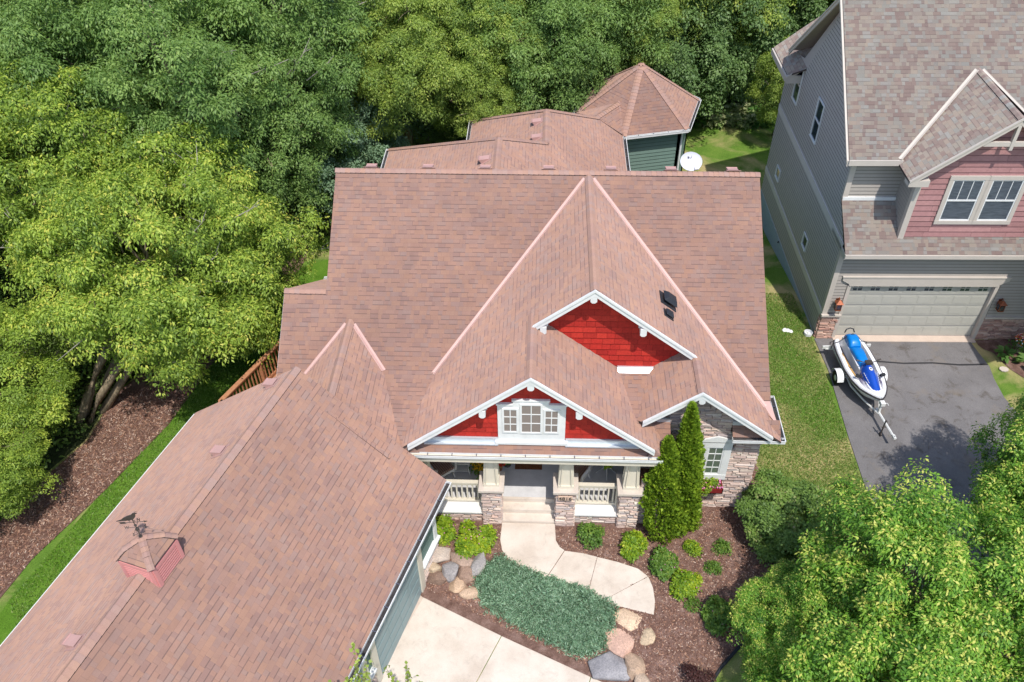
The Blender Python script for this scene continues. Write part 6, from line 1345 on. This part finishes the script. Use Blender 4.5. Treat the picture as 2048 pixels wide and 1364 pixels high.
m = MB(); m.tube([(1.62, -.40, 1.24), (1.70, -.2, 1.21), (1.72, 0, 1.19), (1.70, .2, 1.21), (1.62, .40, 1.24)], .017, 6); m.tube([(1.62, -.41, 1.24), (1.655, -.28, 1.22)], .024, 8); m.tube([(1.62, .41, 1.24), (1.655, .28, 1.22)], .024, 8); m.box((1.70, 0, 1.19), (.16, .22, .07)); m.tube([(1.76, 0, .95), (1.70, 0, 1.18)], .06, 8); jb('handlebar', m, ['dark_iron'])
for sg_ in (-1, 1):
    m = MB(); m.box((2.05, sg_*.40, .93), (.09, .18, .08), Matrix.Rotation(sg_*.3, 3, 'Z')); m.tube([(2.05, sg_*.25, .86), (2.05, sg_*.36, .92)], .015, 5); jb('mirror', m, ['black_plastic'], bevel=.01)
m = MB()
for t_ in (.07,):
    m.tube([(t_*LJ, y_, z_) for y_, z_ in ((-.60, .45), (-.59, .72), (-.40, .78), (-.2, 1.0), (0, 1.13), (.2, 1.0), (.40, .78), (.59, .72), (.60, .45))], .014, 5)
jb('tie_strap', m, ['dark_pad'])
for sg_ in (-1, 1):
    m = MB()
    for k in range(3):
        x0 = 1.55+k*.10; pp = [(x0, sg_*.33, 0), (x0+.5, sg_*.30, 0), (x0+.95, sg_*.17, 0), (x0+.5, sg_*.27, 0)]
        m.mesh([(x_, y_+sg_*k*.02, GZ(x_/LJ)+.088) for x_, y_, _ in pp], [(0, 1, 2, 3)])
    jb('stripe_decal', m, ['decal_purple'])
tl = thing('trailer', 'white steel boat trailer carrying the jet ski, tongue pointing toward the camera', 'trailer', JX, JR)
m = MB()
for sg_ in (-1, 1): m.tube([(-.05, sg_*.42, .30), (1.9, sg_*.44, .30), (2.6, sg_*.25, .32), (3.25, 0, .36)], .03, 6)
m.tube([(3.0, 0, .36), (4.25, .06, .42)], .04, 6); m.beam((1.42, -.78, .26), (1.42, .78, .26), .05, .05); m.beam((.1, -.42, .30), (.1, .42, .30), .05, .05)
for sg_ in (-1, 1): m.beam((.3, sg_*.25, .38), (2.3, sg_*.2, .38), .09, .05)
m.build('frame', [M['steel_white']], tl, True, smooth=False)
for sg_ in (-1, 1):
    m = MB(); m.lathe([(.10, -.06), (.235, -.07), (.25, -.04), (.25, .04), (.235, .07), (.10, .06)], (1.42, sg_*.74, .25), 20, axis=(0, 1, 0)); wh = m.build('wheel', [M['rubber']], tl, True, smooth=True)
    m = MB(); m.lathe([(.001, -.065), (.06, -.07), (.15, -.05), (.155, .05), (.06, .07), (.001, .065)], (1.42, sg_*.74, .25), 16, axis=(0, 1, 0)); m.build('rim', [M['steel_white']], wh, True, smooth=True)
    m = MB(); sec = [[(1.42+.31*math.cos(a), sg_*(.74+o), .27+.31*math.sin(a)) for o in (-.11, -.10, .10, .11)] for a in [math.pi*(.05+.9*k/10) for k in range(11)]]
    vv = [p for s_ in sec for p in s_]; m.mesh(vv, [(i*4+k, i*4+k+1, (i+1)*4+k+1, (i+1)*4+k) for i in range(10) for k in range(3)]); m.mesh([(1.42, sg_*.62, .27)]+[(1.42+.31*math.cos(a), sg_*.62, .27+.31*math.sin(a)) for a in [math.pi*(.05+.9*k/10) for k in range(11)]], [(0, k, k+1) for k in range(1, 11)]); m.build('fender', [M['white_gloss']], tl, True)
    m = MB(); m.beam((.1, sg_*.42, .33), (.1, sg_*.74, .36), .04, .04); m.box((.08, sg_*.70, .42), (.04, .30, .12)); m.build('light_bracket', [M['steel_white']], tl, True)
m = MB(); m.beam((3.2, 0, .36), (3.15, 0, .86), .06, .06, up=(1, 0, 0)); m.box((3.2, 0, .80), (.16, .14, .12)); m.tube([(3.2, .07, .8), (3.2, .16, .8), (3.3, .17, .8)], .012, 5); m.build('winch', [M['steel_white']], tl, True)
m = MB(); m.tube([(3.85, -.10, .04), (3.85, -.10, .72)], .024, 8); m.tube([(3.85, -.10, .70), (3.95, -.10, .74)], .012, 5); m.tube([(3.86, -.02, .42), (3.86, -.16, .42)], .02, 6); m.lathe([(.07, -.02), (.07, .02)], (3.85, -.10, .07), 12, axis=(0, 1, 0)); m.build('jack', [M['dark_iron']], tl, True)
m = MB(); m.box((4.3, .065, .43), (.16, .08, .07)); m.tube([(4.25, .065, .46), (4.35, .065, .50)], .015, 5); m.build('coupler', [M['steel_white']], tl, True)
pd = MB(); pd.prism([(.75, -.43, .70), (1.05, -.40, .68), (1.42, -.33, .60), (1.75, -.27, .58), (1.8, -.33, .58), (1.4, -.42, .60), (1.0, -.47, .70), (.72, -.46, .72)], (0, 0, .02)); M4 = Matrix.Translation(JX) @ Matrix.Rotation(JR, 4, 'Z'); pd.v = [tuple(M4 @ Vector(p)) for p in pd.v]
tag(pd.build('paddle', [M['tan_strip']]), 'tan paddle lying in the left footwell of the jet ski', 'paddle')
bl = MB(); bl.box((10.08, 21.02, .075), (.2, .1, .09), Matrix.Rotation(.2, 3, 'Z')); tag(bl.build('wheel_block', [M['brick_block']], bevel=.008), 'orange brown block on the asphalt in front of the trailer wheel', 'block')

# ---------------------------------------------------------------- porch things
def xf(m, loc, rz): Mx = Matrix.Translation(loc) @ Matrix.Rotation(rz, 4, 'Z'); m.v = [tuple(Mx @ Vector(p)) for p in m.v]; return m
def chair(label, x, y, rz):
    c = thing('wicker_chair', label, 'chair', (x, y, .484), rz, 'wicker porch chairs'); c.scale = (1.14, 1.14, 1.14)
    for sx in (-1, 1):
        for sy in (-1, 1): m = MB(); m.tube([(sx*.25, sy*.25, .0), (sx*.22, sy*.22, .15), (sx*.23, sy*.23, .36)], [.02, .018, .024], 6); m.build('leg', [M['white_wicker']], c, True)
    m = MB(); m.b(-.28, .28, -.28, .26, .28, .37); m.build('seat', [M['white_wicker']], c, True, bevel=.03)
    m = MB()
    for sx in (-1, 1): m.tube([(sx*.27, -.27, .34), (sx*.31, -.27, .60), (sx*.33, .0, .63), (sx*.30, .26, .66)], .04, 8)
    m.build('armrest', [M['white_wicker']], c, True, smooth=True)
    m = MB(); n = 9; lo = [(.30*math.sin(a), .22+.10*math.cos(a), .36) for a in [-1.3+2.6*k/(n-1) for k in range(n)]]; hi = [(p[0]*1.12, p[1]+.08, 1.02-.18*abs(p[0])) for p in lo]; m.mesh(lo+hi, [(k, k+1, n+k+1, n+k) for k in range(n-1)]); m.mesh([(p[0], p[1]+.03, p[2]) for p in lo+hi], [(k, n+k, n+k+1, k+1) for k in range(n-1)]); m.tube(hi, .03, 6); m.build('backrest', [M['white_wicker']], c, True)
    m = MB(); m.face([(-.24, -.27, .45), (.24, -.27, .45), (.24, .22, .45), (-.24, .22, .45)], 0, [(0, 0), (1, 0), (1, 1), (0, 1)])
    for q in (((-.24, -.27, .37), (.24, -.27, .37), (.24, -.27, .45), (-.24, -.27, .45)), ((.24, -.27, .37), (.24, .22, .37), (.24, .22, .45), (.24, -.27, .45)), ((-.24, .22, .37), (-.24, -.27, .37), (-.24, -.27, .45), (-.24, .22, .45))): m.face(q, 0, [(0, 0), (1, 0), (1, .1), (0, .1)])
    m.face([(-.24, .20, .46), (.24, .20, .46), (.25, .29, .92), (-.25, .29, .92)], 0, [(0, 0), (1, 0), (1, 1), (0, 1)]); m.build('cushion', [M['striped_cushion']], c, True)
chair('white wicker chair with striped cushion at the left end of the porch', -2.95, 16.2, rad(38))
chair('white wicker chair with striped cushion behind the middle right porch pier', 1.10, 16.15, rad(-32))
tb = thing('side_table', 'small white side table between the left wicker chair and the flower pots', 'table', (-2.35, 16.45, .484))
m = MB(); m.b(-.26, .26, -.24, .24, .5, .53); m.build('table_top', [M['white_wicker']], tb, True); m = MB(); m.b(-.22, .22, -.2, .2, .14, .16); m.build('shelf', [M['white_wicker']], tb, True)
for sx in (-1, 1):
    for sy in (-1, 1): m = MB(); m.tube([(sx*.25, sy*.22, 0), (sx*.21, sy*.19, .16), (sx*.22, sy*.2, .5)], .016, 6); m.build('leg', [M['white_wicker']], tb, True)
def potplant(label, x, y, z, pot, petal, r0=.22, h=.26, fol='shrub', npet=140, cat='potted plant', seed=3, leaf=.06):
    p = thing('potted_flowers', label, cat, (x, y, z)); m = MB(); m.lathe([(r0*.6, 0), (r0*.85, h), (r0*.92, h), (r0*.92, h+.03), (r0*.8, h+.03), (r0*.75, h-.02)], seg=18); m.build('pot', [M[pot]], p, True, smooth=True)
    me, K = crown_mesh('foliage', r0*1.35, r0*1.35, r0*.95, seed, 12, 10, leaf, .3, lumps=8, lump_r=(.4, .6), spray_r=.05, tipy=.2, gapf=.5); c = bpy.data.objects.new('foliage', me); COL.objects.link(c); c.parent = p; c.location = (0, 0, h+r0*.55); setmat(c, LEAFM[fol])
    for pe in (petal if isinstance(petal, tuple) else (petal,)):
        q = random.Random(seed+len(pe)); f = MB()
        for i in range(npet):
            a = q.uniform(0, 6.28); e = q.uniform(.1, 1.5); rr_ = r0*1.4; f.lathe([(.001, -.012), (.024, 0), (.018, .014), (.001, .016)], (math.cos(a)*math.cos(e)*rr_, math.sin(a)*math.cos(e)*rr_, h+r0*.55+math.sin(e)*r0*1.05), 6)
        f.build('blossom', [M[pe]], p, True)
    return p
potplant('pot of yellow chrysanthemums on the porch floor, left of the middle pier', -1.78, 16.35, .484, 'terracotta', 'petal_yellow', npet=200)
potplant('pot of red flowers on the porch, right of the yellow ones', -1.26, 16.5, .484, 'terracotta', 'petal_red', r0=.19, npet=170, seed=6)
st2 = thing('plant_stand', 'white three legged plant stand at the right end of the porch', 'plant stand', (2.0, 16.45, .484))
for k in range(4): a = k*math.pi/2-math.pi/2; m = MB(); m.tube([(math.cos(a)*.3, math.sin(a)*.3, 0), (math.cos(a)*.1, math.sin(a)*.1, .22), (math.cos(a)*.06, math.sin(a)*.06, .5)], .018, 6); m.build('leg', [M['white_wicker']], st2, True)
m = MB(); m.lathe([(.16, .5), (.17, .52), (.16, .54)]); m.build('tray', [M['white_wicker']], st2, True)
potplant('green fern on the white plant stand', 2.0, 16.45, 1.03, 'pot_grey', (), r0=.17, h=.16, fol='spirea', seed=9, leaf=.12)
mt = MB(); mt.b(-.76, .06, 16.5, 17.1, .484, .50); tag(mt.build('door_mat', [M['door_mat']]), 'dark floral mat before the front door on the porch floor', 'door mat')
dl = MB(); dl.lathe([(.001, 0), (.12, .005), (.09, .05), (.001, .07)], (-1.0, 16.66, .484), 9); tag(dl.build('garden_frog', [M['dark_iron']]), 'small dark brown ornament on the porch floor left of the mat', 'ornament')
fb = thing('window_box', 'dark red planter box with pink petunias under the stone wall window', 'planter', (4.83, 15.42, 1.12))
m = MB(); m.b(-.37, .37, -.17, .17, 0, .03); m.b(-.37, .37, -.17, -.145, 0, .2); m.b(-.37, .37, .145, .17, 0, .2); m.b(-.37, -.345, -.17, .17, 0, .2); m.b(.345, .37, -.17, .17, 0, .2); m.build('box', [M['flower_box']], fb, True); m = MB(); m.b(-.345, .345, -.145, .145, .02, .17); m.build('soil', [M['soil']], fb, True)
me, K = crown_mesh('foliage', .36, .17, .13, 5, 12, 9, .05, .3, lumps=9, lump_r=(.3, .45), spray_r=.04, gapf=.3); c = bpy.data.objects.new('foliage', me); COL.objects.link(c); c.parent = fb; c.location = (0, -.02, .22); setmat(c, LEAFM['spirea'])
m = MB(); q = random.Random(4)
for i in range(34): m.lathe([(.001, -.01), (.03, 0), (.02, .012), (.001, .01)], (q.uniform(-.34, .34), q.uniform(-.2, .12), .24+q.uniform(-.04, .1)), 7)
m.build('blossom', [M['petal_pink']], fb, True)
potplant('white pot of red, orange and white flowers beside the stone base of the grey house', 16.85, 22.72, gz(16.8, 22.7)+.02, 'barrel_white', ('petal_red', 'petal_orange', 'petal_white'), r0=.22, h=.34, npet=60, seed=12)
# small things on the lawn
m = MB(); q = random.Random(9)
for i in range(5): m.lathe([(.001, 0), (.07, .0), (.085, .04), (.05, .08), (.001, .09)], (8.93+q.uniform(-.13, .13), 23.6+q.uniform(-.06, .06), gz(8.9, 23.6)), 7)
tag(m.build('crumpled_bag', [M['petal_white']]), 'crumpled white bag lying on the lawn between the two houses', 'bag')
m = MB(); m.lathe([(.10, 0), (.15, .02), (.15, .14), (.13, .14), (.12, .05), (.001, .05)], (9.62, 23.42, gz(9.6, 23.4)), 18); tag(m.build('drain_pipe_end', [M['barrel_white']], smooth=False), 'short white round pipe end on the grass by the grey house corner', 'pipe')
